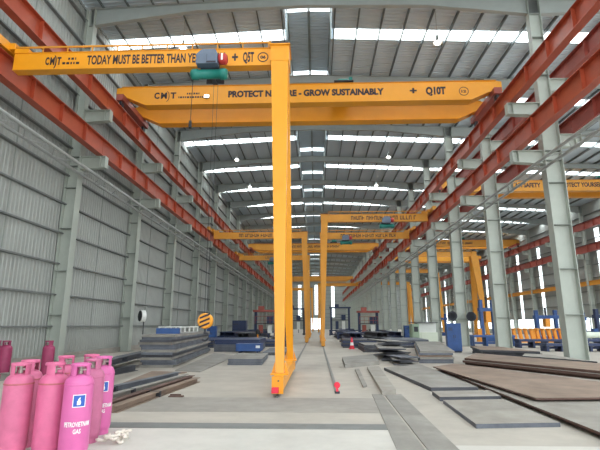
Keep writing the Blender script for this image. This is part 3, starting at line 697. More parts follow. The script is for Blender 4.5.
def gas_cylinder(name, loc, ma, label, grp, rz=0, printed=False, tilt=0):
    t = thing(name, loc, label, 'gas cylinder', grp, rz=rz); t.rotation_euler.x = tilt; t.scale = (0.95, 0.95, 0.95)
    r = 0.187
    b = MB().lathe([(0.0, 0.05), (0.14, 0.05), (0.175, 0.08), (r, 0.14), (r, 0.50), (r, 0.94), (0.182, 0.985), (0.16, 1.03), (0.12, 1.065), (0.07, 1.08), (0.0, 1.085)], n=32).build('body', ma, t, True)
    MB().lathe([(r - 0.001, 0.935), (r + 0.004, 0.94), (r + 0.004, 0.952), (r - 0.001, 0.957)], n=32).build('weld_seam', M_RUSTL if ma in (M_PINK, M_PINK2) else ma, b)
    MB().lathe([(0.150, 0.0), (0.165, 0.0), (0.165, 0.085), (0.150, 0.085)], n=28).build('foot_ring', ma, t)
    # collar: curved guard plates joined by a rim
    m = MB(); rc = 0.118; th = 0.006
    for a0, a1 in ((-28, 28), (92, 148), (212, 268)):
        rings = []
        for i in range(7):
            a = R(a0 + (a1 - a0) * i / 6 - 90 + 60)
            rings.append([(rr * math.cos(a), rr * math.sin(a), z) for rr, z in ((rc - th, 1.04), (rc + th, 1.04), (rc + th, 1.205), (rc - th, 1.205))])
        m.loft(rings)
    m.lathe([(rc - 0.012, 1.185), (rc + 0.012, 1.185), (rc + 0.014, 1.205), (rc + 0.006, 1.222), (rc - 0.006, 1.222), (rc - 0.014, 1.205)], n=24)
    m.build('collar', ma, t)
    v = MB(); v.lathe([(0, 1.08), (0.03, 1.08), (0.03, 1.12), (0.02, 1.125), (0.02, 1.16), (0.042, 1.162), (0.045, 1.185), (0.03, 1.19), (0, 1.19)], n=14); v.tube((0.0, 0, 1.135), (0.07, -0.03, 1.135), 0.016)
    v.build('valve', M_BRASS, t)
    if printed:
        bent_patch(-0.085, 0.075, 0.67, 0.83, r, 0.002, t, M_WHITE, 'label_border'); q = bent_patch(-0.075, 0.065, 0.68, 0.82, r, 0.003, t, M_LBLUE, 'label')
        # white flame emblem
        fl_ = [(-0.030, 0.70), (0.012, 0.70), (0.018, 0.735), (0.005, 0.765), (0.008, 0.80), (-0.018, 0.775), (-0.022, 0.745), (-0.030, 0.757)]
        m = MB(); rr0, rr1 = r + 0.003, r + 0.0045
        m.loft([[(rr * math.sin(u / r), -rr * math.cos(u / r), z) for u, z in fl_] for rr in (rr0, rr1)]); m.build('flame_emblem', M_WHITE, q)
        bent_text('PETROVIETNAM', 0.33, 0.058, r, 0.43, t, M_WHITE, 'lettering'); bent_text('GAS', 0.095, 0.055, r, 0.345, t, M_WHITE, 'lettering')
    return t
G1 = 'pink gas cylinders in the left foreground'
def cyl(x, y, ma, label, **k): return gas_cylinder('gas_cylinder', (x, y, 0), ma, label, G1, **k)
cyl(-3.93, 6.12, M_PINK2, 'pink gas cylinder at the left edge, leftmost of the front row', rz=0.5)
cyl(-3.50, 6.18, M_PINK, 'pink gas cylinder with rusty shoulder seam, second from the left', rz=1.1)
cyl(-3.10, 6.08, M_PINK3, 'lilac-pink gas cylinder in front with blue flame label and lettering', rz=0.60, printed=True)
cyl(-3.42, 7.42, M_PINK3, 'bright pink lettered gas cylinder, rightmost of the group', rz=0.62, printed=True)
cyl(-3.34, 6.90, M_PINK4, 'dusty pink gas cylinder between the two lettered ones', rz=0.2)
cyl(-4.08, 7.50, M_PINK, 'pink gas cylinder at the back behind the lilac one', rz=0.8)
cyl(-3.84, 7.86, M_PINK, 'pink gas cylinder at the back, beside the dusty one', rz=2.0)
cyl(-4.12, 6.62, M_PINK2, 'pink gas cylinder half hidden behind the two front left ones', rz=1.6)
for x, y, lb in ((-8.55, 14.6, 'dark pink gas cylinder standing alone by the left wall'), (-9.95, 14.6, 'dark pink gas cylinder of a pair near wall, right one'), (-10.35, 14.7, 'dark pink gas cylinder of a pair near wall, at the edge')):
    gas_cylinder('gas_cylinder', (x, y, 0), M_DPINK, lb, 'dark pink gas cylinders near the left wall', rz=x)
# cotton rags on the floor beside the cylinders
rg = thing('rag_heap', tuple(at(115.5, 441, Z=0)), 'crumpled off-white rag on floor beside the lettered cylinder', 'rag')
rnd = random.Random(5)
for i in range(9):
    a0 = rnd.uniform(0, 6.28); pts = []; x, y = rnd.uniform(-0.10, 0.10), rnd.uniform(-0.12, 0.12)
    for j in range(9):
        pts.append((x, y, 0.022 + 0.03 * abs(math.sin(j * 0.9 + i)) + 0.008 * i)); a0 += rnd.uniform(-0.7, 0.7); x = max(-0.19, min(0.19, x + 0.05 * math.cos(a0))); y = max(-0.2, min(0.2, y + 0.05 * math.sin(a0)))
    MB().path(pts, 0.02, 7).build('rag_fold', M_RAG, rg, True)

# ================================================================== STEEL PLATES
def plate(label, px, z0, th, ma, grp, tilt=None):
    """one plate whose top corners lie under the given photo pixels, resting at height z0"""
    pts = [at(x, y, Z=z0 + th) for x, y in px]
    c = sum(pts, Vector()) / len(pts)
    o = MB().poly([(p.x - c.x, p.y - c.y) for p in pts], 0, th).build('steel_plate', ma)
    o.location = (c.x, c.y, z0)
    if tilt: o.rotation_euler = tilt
    return tag(o, label, 'steel plate', grp)
GR = 'steel plates on the floor at right'
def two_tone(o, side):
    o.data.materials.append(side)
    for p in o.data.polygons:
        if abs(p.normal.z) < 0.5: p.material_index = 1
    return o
def stack(fmt, foot, n, th, mats, grp, side=None, jit=0.06, seed=1, z=0.0):
    """a pile of plates of one size: footprint in metres, each layer pushed a little"""
    rn = random.Random(seed); c = [sum(p[i] for p in foot) / len(foot) for i in (0, 1)]
    for i in range(n):
        o = MB().poly([(p[0] - c[0], p[1] - c[1]) for p in foot], 0, th - 0.006).build('steel_plate', mats[i % len(mats)])
        o.location = (c[0] + rn.uniform(-jit, jit), c[1] + rn.uniform(-jit, jit), z + i * th)
        if side: two_tone(o, side)
        tag(o, fmt % ORD[i], 'steel plate', grp)
FP = lambda pts, z=0.0: [tuple(at(x, y, Z=z))[:2] for x, y in pts]
plate('long thin grey steel strip on the floor, left of its twin', [(372, 394), (382, 394), (427, 452), (398, 452)], 0.0, 0.012, M_PL, GR)
plate('long grey steel strip on the floor, right of its twin', [(385, 395), (401, 394), (462, 452), (430, 452)], 0.0, 0.014, M_PL, GR)
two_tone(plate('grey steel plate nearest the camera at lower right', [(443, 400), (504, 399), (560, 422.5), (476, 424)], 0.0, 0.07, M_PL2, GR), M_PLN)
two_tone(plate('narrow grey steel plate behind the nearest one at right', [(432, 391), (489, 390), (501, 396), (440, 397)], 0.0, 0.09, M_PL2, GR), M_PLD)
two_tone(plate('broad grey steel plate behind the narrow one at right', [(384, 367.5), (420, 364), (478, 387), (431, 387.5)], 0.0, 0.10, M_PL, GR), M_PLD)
for i in range(5):
    d = 4 - i
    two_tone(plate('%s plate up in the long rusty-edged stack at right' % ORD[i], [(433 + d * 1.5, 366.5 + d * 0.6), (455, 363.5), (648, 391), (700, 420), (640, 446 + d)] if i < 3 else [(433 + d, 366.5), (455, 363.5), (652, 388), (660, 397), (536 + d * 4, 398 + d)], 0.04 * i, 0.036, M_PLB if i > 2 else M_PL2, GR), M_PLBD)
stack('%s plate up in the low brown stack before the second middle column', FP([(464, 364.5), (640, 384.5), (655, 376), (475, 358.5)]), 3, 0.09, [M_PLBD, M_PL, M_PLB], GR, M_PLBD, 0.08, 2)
stack('%s plate up in the dark pile between the first two middle columns', [(8.6, 24.6), (10.9, 23.0), (11.0, 28.2), (9.4, 28.6)], 4, 0.10, [M_PLD, M_PLB, M_PL, M_PLB], GR, M_PLD, 0.1, 5)
stack('%s plate up in the tidy knee-high stack at right', [(4.55, 20.9), (6.05, 20.9), (8.6, 33.0), (6.9, 33.0)], 6, 0.088, [M_PLN, M_PLN, M_PL, M_PLB, M_PLN, M_PL], GR, None, 0.05, 3)
plate('flat grey plate bundle beside the free floor rail', [(342, 357), (374, 354), (379, 361), (345, 364)], 0.0, 0.16, M_PL, GR)
plate('small grey offcut plate near the rail stop', [(355, 369), (359, 368.5), (367, 385), (363, 386)], 0.0, 0.05, M_PL, GR)
plate('narrow grey plate of the offcut pair, in front of the bundle', [(367, 366.5), (379, 366), (396, 389.5), (382, 391)], 0.0, 0.11, M_PL2, GR)
jum = [(3.98, 23.7, 1.2, 3.8, -12, M_PLD), (4.0, 24.6, 1.1, 3.4, -24, M_PL), (3.7, 25.0, 1.2, 3.6, 10, M_PLN), (3.95, 24.6, 1.2, 3.0, -10, M_PLD), (3.7, 24.0, 1.3, 3.4, -4, M_PL), (4.3, 25.4, 1.2, 3.2, -22, M_PLD), (3.9, 25.6, 1.3, 3.0, 14, M_PL)]
for i, (x, y, w, l, rz, ma) in enumerate(jum):
    o = MB().box(-w / 2, w / 2, -l / 2, l / 2, 0, 0.05).build('steel_plate', ma); o.location = (x, y, 0.05 + 0.122 * i)
    o.rotation_euler = (R((0.8, -0.9, 0.7, -0.8, 0.9, -0.7, 0.6)[i]), R((1.0, -1.2, 0.9, -1.3, 1.1, -1.0, 1.5)[i]), R(rz))
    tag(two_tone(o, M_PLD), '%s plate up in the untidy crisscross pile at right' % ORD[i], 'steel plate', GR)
for i, (x, y, rz, ma) in enumerate(((3.72, 20.6, -6, M_PL), (3.78, 20.7, 7, M_PLD), (3.68, 20.8, -4, M_PL2), (3.75, 20.7, 9, M_PLN))):
    o = MB().box(-0.42, 0.42, -1.0, 1.0, 0, 0.04).build('steel_plate', ma); o.location = (x, y, 0.03 + 0.085 * i); o.rotation_euler = (R((0.8, -0.8)[i % 2]), R((1.2, -1.2)[i % 2]), R(rz))
    tag(two_tone(o, M_PLD), '%s plate up in the small pile before the tidy stack' % ORD[i], 'steel plate', GR)
stack('%s plate up in the pale pile at the foot of the first middle column', [(9.3, 21.4), (10.7, 18.2), (11.0, 22.4), (10.2, 23.2)], 3, 0.1, [M_PLD, M_PL, M_PL2], GR, M_PLD, 0.05, 9)
# left side
GLF = 'steel plates and bars on the floor at left'
base = [Vector((-7.05, 18.35, 0)), Vector((-5.70, 18.35, 0)), Vector((-6.75, 28.8, 0)), Vector((-8.05, 28.8, 0))]
rnd = random.Random(11); nl = 13; z = 0.0
for i in range(nl):
    th = 0.098; sx = 0.10 * math.sin(i * 1.25); sy = rnd.uniform(-0.1, 0.1); wd = rnd.uniform(-0.03, 0.08)
    m = MB().poly([(p.x + 6.9 + sx + (wd if j in (1, 2) else 0), p.y - 23.5 + sy) for j, p in enumerate(base)], 0.004, th)
    o = m.build('steel_plate', M_PLD if i in (4, 10) else M_PLN if i % 3 else M_PL); o.location = (-6.9, 23.5, z); z += th
    tag(o, '%s steel plate up in the tall stack at left' % ORD[i], 'steel plate', 'plates of the tall stack at left')
STK = z
plate('thin steel sheet on the floor before the tall stack', [(175, 370), (200, 371.5), (236, 355.5), (214, 353)], 0.0, 0.03, M_PL, GLF)
stack('%s plate up in the low pale stack left of near leg', [(-3.75, 19.7), (-2.3, 19.7), (-2.5, 24), (-4.1, 24)], 3, 0.085, [M_PL], GLF, M_PLN, 0.04, 7)
stack('%s plate up in the long blue-grey stack behind the sheet', [(-6.45, 29.2), (-3.6, 29.2), (-3.8, 34.5), (-6.9, 34.5)], 5, 0.15, [M_PLN, M_PLN, M_PLN, M_NAVY, M_NAVY], GLF, None, 0.04, 8)
plate('rusty brown sheet on the floor behind the long bars', [(122, 383), (152, 371), (187, 372), (172, 374.5)], 0.0, 0.03, M_PLB, GLF)
stack('%s plate up in the mid-floor stack behind the crisscross pile', [(2.95, 29.0), (4.6, 29.0), (4.8, 33.5), (3.0, 33.5)], 4, 0.11, [M_PLD, M_PL], GR, M_PLD, 0.06, 21)
stack('%s plate up in the dark stack behind the traffic cone', [(1.9, 34.6), (4.4, 34.6), (4.6, 37.6), (2.0, 37.6)], 5, 0.12, [M_PLD, M_NAVY], GR, None, 0.06, 22)
stack('%s plate up in the dark stack before the cream machine', [(5.4, 34.6), (8.3, 34.6), (8.7, 40.5), (5.6, 40.5)], 5, 0.12, [M_PLD, M_PLN, M_NAVY], GR, None, 0.06, 23)
stack('%s plate up in the dark stack behind the tall left stack', [(-9.5, 34), (-7.6, 34), (-7.8, 40), (-9.8, 40)], 6, 0.1, [M_PLD, M_NAVY], GLF, None, 0.06, 24)
stack('%s plate up in the dark stack behind the long blue-grey stack', [(-4.3, 35.8), (-2.3, 35.8), (-2.4, 40.5), (-4.3, 40.5)], 4, 0.12, [M_PLD, M_NAVY], GLF, None, 0.05, 25)
stack('%s plate up in the thin grey pair just left of the rear leg', [(-3.0, 26.0), (-1.7, 26.0), (-1.75, 31), (-3.1, 31)], 2, 0.08, [M_PL, M_PLN], GLF, M_PLD, 0.05, 26)
def bar(label, a, b, w, h, ma, z0=0.0, n=1):
    p, q = at(*a, Z=z0), at(*b, Z=z0); d = (q - p); L = d.length
    t = thing('steel_bar', (p.x, p.y, z0), label, 'steel bar', GLF, rz=math.atan2(d.y, d.x))
    MB().ext([(-w / 2, 0), (w / 2, 0), (w / 2, 0.015), (0.01, 0.015), (0.01, h - 0.015), (w / 2, h - 0.015), (w / 2, h), (-w / 2, h), (-w / 2, h - 0.015), (-0.01, h - 0.015), (-0.01, 0.015), (-w / 2, 0.015)], 'x', 0, L).build('section', ma, t)
    MB().box(L * 0.4, L * 0.4 + 0.08, -w / 2 - 0.01, w / 2 + 0.01, -0.0, h + 0.004).build('clamp_strap', M_DARK, t)
bar('long brown steel beam on the floor, nearest the camera at left', (112, 413), (197, 382), 0.20, 0.13, M_PLB)
bar('long dark steel beam on the floor, second behind the cylinders', (96, 413), (192, 380), 0.18, 0.14, M_PLBD)
bar('long grey steel beam on the floor, third behind the cylinders', (70, 411), (186, 378), 0.18, 0.12, M_PL)
bar('dark blue-grey steel beam on the floor, fourth behind the cylinders', (40, 410), (178, 377), 0.2, 0.16, M_PLN)
bar('dark beam on the floor left of the tall plate stack', (60, 385), (135, 370.5), 0.25, 0.2, M_PLD)
bar('brown beam on the floor leading to the left wall', (20, 386), (112, 371), 0.25, 0.2, M_PLBD)
bar('grey beam on the floor close to the left wall', (0, 381), (96, 370), 0.25, 0.22, M_PL)
for i in range(4): bar('%s dark section up in the stack beside the left wall column' % ORD[i], (105, 366), (141, 356.5), 0.34, 0.17, M_PLD if i % 2 else M_PLBD, 0.172 * i)
sc_ = thing('scrap_piece', tuple(at(176, 397, Z=0)), 'small dark scrap of steel on the bare floor', 'scrap')
MB().box(-0.17, 0.17, -0.06, 0.06, 0.0, 0.03).build('flat', M_PLBD, sc_); MB().box(-0.16, 0.10, 0.04, 0.065, 0.03, 0.06).build('lip', M_PLBD, sc_)

# ================================================================== MACHINES AND SHOP EQUIPMENT
def drum_fan(label, loc, rz, arm=None, grp='shop fans', white=True):
    t = thing('drum_fan', loc, label, 'fan', grp, rz=rz); r = 0.36
    ma = M_WHITE if white else M_DARK
    MB().lathe([(r - 0.02, -0.16), (r, -0.16), (r + 0.015, -0.13), (r, -0.10), (r, 0.12), (r - 0.02, 0.12)], n=24, axis='y').build('shroud', ma, t)
    m = MB()
    for i in range(4):
        rr = 0.08 + i * 0.085
        m.lathe([(rr - 0.006, -0.165), (rr + 0.006, -0.165), (rr + 0.006, -0.15), (rr - 0.006, -0.15)], n=20, axis='y')
    for i in range(8): a = i * math.pi / 4; m.tube((0, -0.16, 0), (r * math.cos(a), -0.16, r * math.sin(a)), 0.006, n=5)
    m.build('guard', M_DARK, t)
    m = MB()
    for i in range(4):
        a = i * math.pi / 2; u = Vector((math.cos(a), 0, math.sin(a))); w = Vector((-math.sin(a), 0, math.cos(a)))
        m.loft([[u * 0.06 - w * 0.03 + Vector((0, -0.03, 0)), u * 0.31 - w * 0.12 + Vector((0, -0.05, 0)), u * 0.31 + w * 0.1 + Vector((0, 0.03, 0)), u * 0.06 + w * 0.04 + Vector((0, 0.02, 0))],
                [u * 0.06 - w * 0.03 + Vector((0, -0.02, 0)), u * 0.31 - w * 0.12 + Vector((0, -0.04, 0)), u * 0.31 + w * 0.1 + Vector((0, 0.04, 0)), u * 0.06 + w * 0.04 + Vector((0, 0.03, 0))]])
    m.build('blades', M_BLACK if white else M_PIPE, t)
    MB().lathe([(0, -0.1), (0.07, -0.1), (0.09, 0.0), (0.09, 0.18), (0, 0.2)], n=14, axis='y').build('motor', M_BLACK, t)
    if arm is not None:
        m = MB(); m.tube((0, 0.1, -r), (0, 0.1, -r - arm), 0.03); m.lathe([(0.25, 0), (0.25, 0.04), (0.03, 0.07), (0, 0.07), (0, 0)], (0, 0.1, -r - arm), 18); m.build('stand', M_DARK, t)
p = at(142.5, 316, Y=28.6)
drum_fan('white drum fan on stand against the second left column', (p.x, p.y, p.z), R(-48), arm=p.z - 0.36)
p = at(452.5, 316, Y=36.6); drum_fan('dark round fan on a stand left of the third middle column', tuple(p), R(-20), arm=p.z - 0.36, white=False)
p = at(471.5, 316.5, Y=36.6); drum_fan('dark round fan on a stand right of the third middle column', tuple(p), R(-25), arm=p.z - 0.36, white=False)

def cabinet(label, loc, w, d, h, ma, rz=0, cat='cabinet', vents=True, legs=True):
    t = thing('cabinet', loc, label, cat, 'machine cabinets', rz=rz)
    MB().box(-w / 2, w / 2, -d / 2, d / 2, 0.08, h).build('body', ma, t)
    MB().box(-w / 2 + 0.04, w / 2 - 0.04, -d / 2 + 0.04, d / 2 - 0.04, 0, 0.08).build('plinth', M_DARK, t)
    for i in range(2):
        x0 = -w / 2 + 0.03 + i * (w / 2 - 0.02); dr = MB().box(x0, x0 + w / 2 - 0.045, -d / 2 - 0.02, -d / 2, 0.14, h - 0.08).build('door', ma, t)
        MB().box(x0 + (w / 2 - 0.1 if i == 0 else 0.03), x0 + (w / 2 - 0.07 if i == 0 else 0.06), -d / 2 - 0.045, -d / 2 - 0.02, h * 0.5, h * 0.5 + 0.18).build('handle', M_DARK, dr)
    if vents:
        for i in range(4): MB().box(-w / 2 + 0.1, -0.08, -d / 2 - 0.03, -d / 2 - 0.02, h * 0.75 + i * 0.05, h * 0.75 + i * 0.05 + 0.025).build('vent', M_DARK, t)
    return t
def fcab(label, px, py, w, d, h, ma, rz=0):
    p = at(px, py, Z=0); return cabinet(label, (p.x, p.y, 0), w, d, h, ma, rz)
cabinet('tall dark navy cabinet by the left wall in the distance', (-9.6, 57.5, 0), 1.7, 1.2, 2.2, M_NAVY)
cabinet('small blue cabinet left of the dark one by the left wall', (-9.9, 43.5, 0), 0.85, 0.7, 1.55, M_BLUE)
p = at(454.5, 352, Z=0); cabinet('bright blue cabinet beside the third middle column', (p.x, p.y, 0), 0.85, 1.2, 1.75, M_BLUE, -0.2)
p = at(409, 341, Z=0); cabinet('small dark blue cabinet left of the cream machine', (p.x, p.y, 0), 0.9, 0.8, 1.6, M_BLUE)
# cream cutting machine
p = at(424, 343.5, Z=0); t = thing('cutting_machine', (p.x, p.y, 0), 'cream and pale green cutting machine among the middle columns', 'machine')
MB().box(-1.1, -0.55, -0.8, 0.8, 0, 1.75).build('control_side', M_MGREEN, t); MB().box(-0.55, 1.1, -0.8, 0.8, 0.0, 1.0).build('bed', M_CREAM, t)
MB().box(-0.55, 1.1, -0.3, 0.8, 1.0, 1.85).build('hood', M_WHITE, t); MB().box(-0.4, 0.3, -0.9, -0.8, 0.3, 0.95).build('access_door', M_CREAM, t)
MB().box(-1.0, -0.65, -0.83, -0.8, 1.05, 1.5).build('screen', M_DARK, t); MB().box(-1.15, 1.15, -0.85, 0.85, 1.85, 1.9).build('top_rail', M_DARK, t)
# low blue skid in front of the navy stack
t = thing('tool_skid', (-4.1, 28.4, 0), 'low bright blue skid on the floor left of near leg', 'skid')
MB().box(-0.75, 0.75, -0.6, 0.6, 0.12, 0.5).build('box', M_BLUE, t)
for x in (-0.6, 0.5): MB().box(x, x + 0.1, -0.6, 0.6, 0, 0.12).build('runner', M_NAVY, t)
MB().box(0.45, 0.7, -0.62, -0.60, 0.3, 0.45).build('plate', M_WHITE, t); MB().box(-0.78, 0.78, -0.63, 0.63, 0.5, 0.54).build('lid', M_BLUE, t)
# yellow bollard
t = thing('bollard', (-4.75, 37.2, 0), 'thin yellow post with dark head beside the blue skid', 'post')
MB().lathe([(0, 0), (0.16, 0), (0.16, 0.03), (0.07, 0.04), (0.07, 0.9), (0, 0.9)], n=14).build('pole', M_ORANGE, t); MB().lathe([(0.07, 0.9), (0.16, 0.92), (0.18, 1.15), (0.1, 1.3), (0, 1.3), (0, 0.9)], n=14).build('head', M_BLACK, t)
# rail frame lying on the tall stack
t = thing('frame_rack', (-6.7, 22.5, STK), 'low pale frame with blue end lying on the tall stack', 'frame', rz=R(4))
for x in (-0.45, 0.45): MB().box(x - 0.03, x + 0.03, -2.2, 2.2, 0.0, 0.06).build('runner', M_PIPE, t); MB().box(x - 0.03, x + 0.03, -2.2, 2.2, 0.26, 0.31).build('top_rail', M_WHITE, t)
for y in (-2.1, -1.05, 0, 1.05, 2.1):
    for x in (-0.45, 0.45): MB().box(x - 0.03, x + 0.03, y - 0.03, y + 0.03, 0.06, 0.26).build('post', M_WHITE, t)
MB().box(-0.5, 0.5, -2.45, -2.2, 0.0, 0.24).build('end_block', M_BLUE, t)
# safety marker
p = at(352, 349, Z=0); t = thing('traffic_marker', (p.x, p.y, 0), 'red and white traffic cone beside the plate bundle', 'cone')
MB().box(-0.22, 0.22, -0.22, 0.22, 0, 0.04).build('base', M_STOP, t); MB().lathe([(0.17, 0.04), (0.13, 0.25), (0.13, 0.04)], n=16).build('lower_cone', M_STOP, t)
MB().lathe([(0.135, 0.25), (0.10, 0.45), (0, 0.45), (0, 0.25)], n=16).build('white_band', M_WHITE, t); MB().lathe([(0.10, 0.45), (0.04, 0.8), (0.0, 0.8), (0, 0.45)], n=16).build('tip', M_STOP, t)

# welding gantries among the steel in the distance
def weld_gantry(label, loc, ma, mb, w=2.6, h=3.4):
    t = thing('welding_gantry', loc, label, 'welding machine', 'welding gantries in the distance')
    for x in (-w / 2, w / 2):
        MB().box(x - 0.16, x + 0.16, -0.2, 0.2, 0.25, h).build('post', ma, t); c = MB().box(x - 0.22, x + 0.22, -1.2, 1.2, 0.05, 0.3).build('carriage', ma, t)
        for y in (-0.9, 0.9): MB().lathe([(0, -0.05), (0.14, -0.05), (0.14, 0.05), (0, 0.05)], (x, y, 0.14), 14, 'x').build('wheel', M_DARK, c)
    MB().box(-w / 2 - 0.3, w / 2 + 0.3, -0.5, 0.5, h, h + 0.25).build('cross_beam', mb, t)
    MB().box(-w / 2, w / 2, -0.7, 0.5, h * 0.55, h * 0.55 + 0.1).build('platform', M_DARK, t)
    r = MB()
    for x in (-w / 2, -w / 4, 0, w / 4, w / 2): r.box(x - 0.02, x + 0.02, -0.7, -0.66, h * 0.55, h * 0.55 + 0.95)
    r.box(-w / 2, w / 2, -0.7, -0.66, h * 0.55 + 0.9, h * 0.55 + 0.95); r.box(-w / 2, w / 2, -0.7, -0.66, h * 0.55 + 0.45, h * 0.55 + 0.49); r.build('railing', mb, t)
    for x in (-0.55, 0.55):
        hd = MB().box(x - 0.25, x + 0.25, -0.45, 0.1, h * 0.22, h * 0.52).build('weld_head', M_WHITE if x > 0 else mb, t); MB().tube((x, -0.2, h * 0.22), (x, -0.2, 0.35), 0.05).build('nozzle', M_DARK, hd)
    MB().box(-0.9, -0.2, -0.4, 0.3, h + 0.25, h + 0.7).build('flux_hopper', mb, t); MB().box(0.2, 0.9, -0.4, 0.3, h * 0.55 + 0.1, h * 0.55 + 0.9).build('wire_cabinet', M_NAVY, t)
weld_gantry('rust-red welding gantry between the left wall and near leg', (-6.2, 56, 0), M_NAVY, M_REDD, 2.4, 3.2)
weld_gantry('dark welding gantry right behind the near yellow leg', (-3.6, 78, 0), M_DARK, M_NAVY, 3.0, 4.2)
weld_gantry('dark blue welding gantry right of the far doorway', (4.0, 78, 0), M_NAVY, M_NAVY, 3.0, 4.4)
weld_gantry('welding gantry with red top and white heads at right', (6.7, 60, 0), M_NAVY, M_REDD, 2.3, 3.2)
# stacks of finished H-beams lying along the hall
def beam_stack(where, x, y, n, L, ma, rows=2):
    grp = 'H-beams ' + where
    for q, y_ in (('far', 0.3 * L), ('near', -0.3 * L)):
        tag(MB().box(-n * 0.24, n * 0.24, -0.08, 0.08, 0, 0.147).build('timber_bearer', M_PLB), '%s timber bearer under the H-beam stack %s' % (q, where), 'timber', 'timber bearers').location = (x, y + y_, 0)
    b0 = None
    for r_ in range(rows):
        for i in range(n - r_):
            if b0 is None: c = b0 = MB().ext([(u, v) for u, v in ibeam(0.4, 0.42, 0.04, 0.03)], 'y', -L / 2, L / 2).build('steel_beam', ma)
            else: c = inst(b0)
            c.location = (x + (i - (n - r_ - 1) / 2) * 0.46, y + 0.15 * ((i * 7 + r_ * 3) % 5 - 2), 0.15 + r_ * 0.43)
            tag(c, '%s %s-row H-beam from left, stack %s' % (ORD[i], ('lower', 'upper')[r_], where), 'steel beam', grp, 'thing')
spec = [(-8.7, 49.6, 5, 10, M_NAVY, 'by left wall beside the small blue cabinet'), (-6.2, 43, 4, 8, M_PLD, 'behind the long blue-grey stack'), (-3.6, 46, 3, 8, M_PLN, 'left of the second left gantry leg'), (-8.9, 70, 5, 12, M_NAVY, 'by the left wall beyond the navy cabinet'),
        (-4.4, 66, 4, 10, M_PLD, 'behind the rust-red welding gantry'), (3.2, 43, 4, 9, M_NAVY, 'right of the free floor rail, nearest'), (5.9, 47, 4, 10, M_PLD, 'right of the free floor rail, second'), (7.95, 50.4, 3, 10, M_NAVY, 'close to the middle columns, nearest'),
        (3.4, 62, 4, 12, M_NAVY, 'right of the free floor rail, far'), (8.9, 68.5, 4, 12, M_PLD, 'close to the middle columns, far'), (5.6, 88, 6, 14, M_NAVY, 'farthest right of the doorway'), (-6.5, 92, 6, 14, M_NAVY, 'farthest left of the doorway')]
for x, y, n, L, ma, w in spec: beam_stack(w, x, y, n, L, ma)

# ---- right-hand bay: rollers, benches, posts, pipe
t = thing('roller_conveyor', (18.8, 41.5, 0), 'row of yellow angled roller arms on a low bench in right bay', 'roller bed')
MB().box(-2.6, 3.6, -0.35, 0.35, 0.15, 0.42).build('bench', M_ORANGE, t)
for x in (-2.4, 0.4, 3.2): MB().box(x, x + 0.2, -0.4, 0.4, 0, 0.15).build('foot', M_DARK, t)
a0 = MB().loft([[(-0.10, -0.12, 0.42), (0.14, -0.12, 0.42), (0.02, -0.12, 1.25), (-0.22, -0.12, 1.25)], [(-0.10, 0.12, 0.42), (0.14, 0.12, 0.42), (0.02, 0.12, 1.25), (-0.22, 0.12, 1.25)]]).build('roller_arm', M_ORANGE, t)
r0 = MB().lathe([(0, -0.32), (0.10, -0.32), (0.10, 0.32), (0, 0.32)], (-0.1, 0, 1.28), 12, 'y').build('roller', M_YELD, t)
for i in range(12):
    for o in (a0, r0):
        c = o if i == 0 else inst(o, t); c.location.x = -2.3 + i * 0.5
def bench(label, x, y, L, h, ma, rz=0):
    t = thing('assembly_bench', (x, y, 0), label, 'bench', 'navy and blue benches', rz=rz)
    MB().box(-L / 2, L / 2, -0.5, 0.5, h - 0.16, h).build('top_beam', ma, t); n = int(L / 0.9)
    p0 = MB().box(-0.07, 0.07, -0.45, 0.45, 0, h - 0.16).build('leg', ma, t)
    for i in range(n + 1):
        c = p0 if i == 0 else inst(p0, t); c.location.x = -L / 2 + 0.1 + (L - 0.2) * i / n
    MB().box(-L / 2, L / 2, -0.06, 0.06, 0.15, 0.3).build('stretcher', ma, t)
bench('bright blue low bench left of the second middle column', 14.2, 38.2, 3.4, 0.85, M_BLUE)
bench('long navy bench in front of the yellow roller arms', 18.9, 35.2, 8.0, 0.62, M_NAVY)
bench('long navy bench in right bay near the picture edge', 17.4, 30.6, 5.6, 0.5, M_NAVY)
t = thing('steel_pipe', (21.9, 37.6, 0.62), 'pale pipe lying on a bench at the right edge', 'pipe')
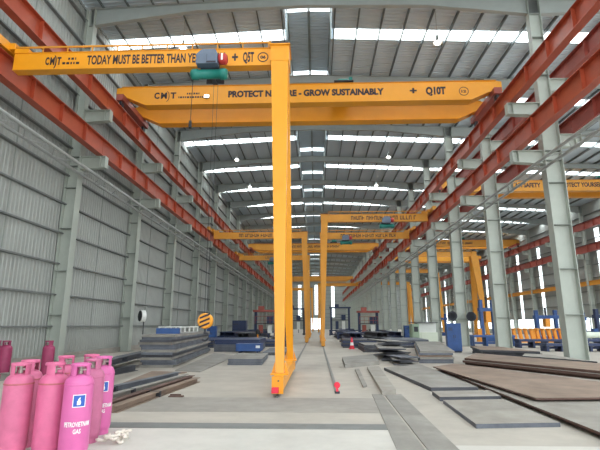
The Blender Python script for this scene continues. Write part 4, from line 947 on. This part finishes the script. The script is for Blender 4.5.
MB().lathe([(0.2, -2.0), (0.24, -2.0), (0.24, 2.0), (0.2, 2.0)], (0, 0, 0.24), 20, 'x').build('pipe_wall', M_CREAM, t)
for x in (-1.4, 1.4): MB().box(x - 0.06, x + 0.06, -0.3, 0.3, -0.62, 0.02).build('trestle', M_NAVY, t)
def press(label, x, y, h, ma, mb, w=1.6):
    t = thing('column_press', (x, y, 0), label, 'machine', 'blue machines in the right bay')
    MB().box(-w / 2 - 0.2, w / 2 + 0.2, -0.6, 0.6, 0, 0.5).build('base', ma, t)
    for sx in (-1, 1): MB().box(sx * w / 2 - 0.15, sx * w / 2 + 0.15, -0.2, 0.2, 0.5, h).build('post', ma, t)
    MB().box(-w / 2 - 0.25, w / 2 + 0.25, -0.3, 0.3, h * 0.72, h * 0.72 + 0.35).build('crosshead', ma, t)
    MB().box(-0.25, 0.25, -0.35, 0.3, h * 0.45, h * 0.72).build('head', mb, t); MB().tube((0, 0, h * 0.72 + 0.35), (0, 0, h + 0.3), 0.12).build('cylinder', M_DARK, t)
    MB().box(-w / 2 - 0.6, -w / 2 - 0.2, -0.4, 0.2, 0.0, 1.3).build('control_box', mb, t)
press('blue two-post machine left of the first middle column, behind rollers', 24.5, 50, 3.2, M_BLUE, M_ORANGE, 2.0)
press('second blue two-post machine, half hidden by the first middle column', 28.5, 52, 3.0, M_BLUE, M_NAVY, 2.0)
press('dark blue two-post machine at the right edge', 28.6, 46.5, 3.2, M_NAVY, M_BLUE, 1.8)
press('tall blue post machine beside the slanted yellow gantry leg', 17.6, 48, 4.2, M_BLUE, M_ORANGE, 1.2)
press('distant blue machine under the right bay gantries', 19.5, 74, 3.4, M_BLUE, M_NAVY, 2.0)

bench('long navy roller table across the hall right of the doorway', 4.6, 54.5, 4.4, 0.85, M_NAVY)
bench('long navy roller table across the hall left of the doorway', -6.2, 59.6, 6.2, 0.85, M_NAVY)
bench('navy roller table far off beside the free floor rail', 5.0, 73.0, 6.0, 0.9, M_NAVY)
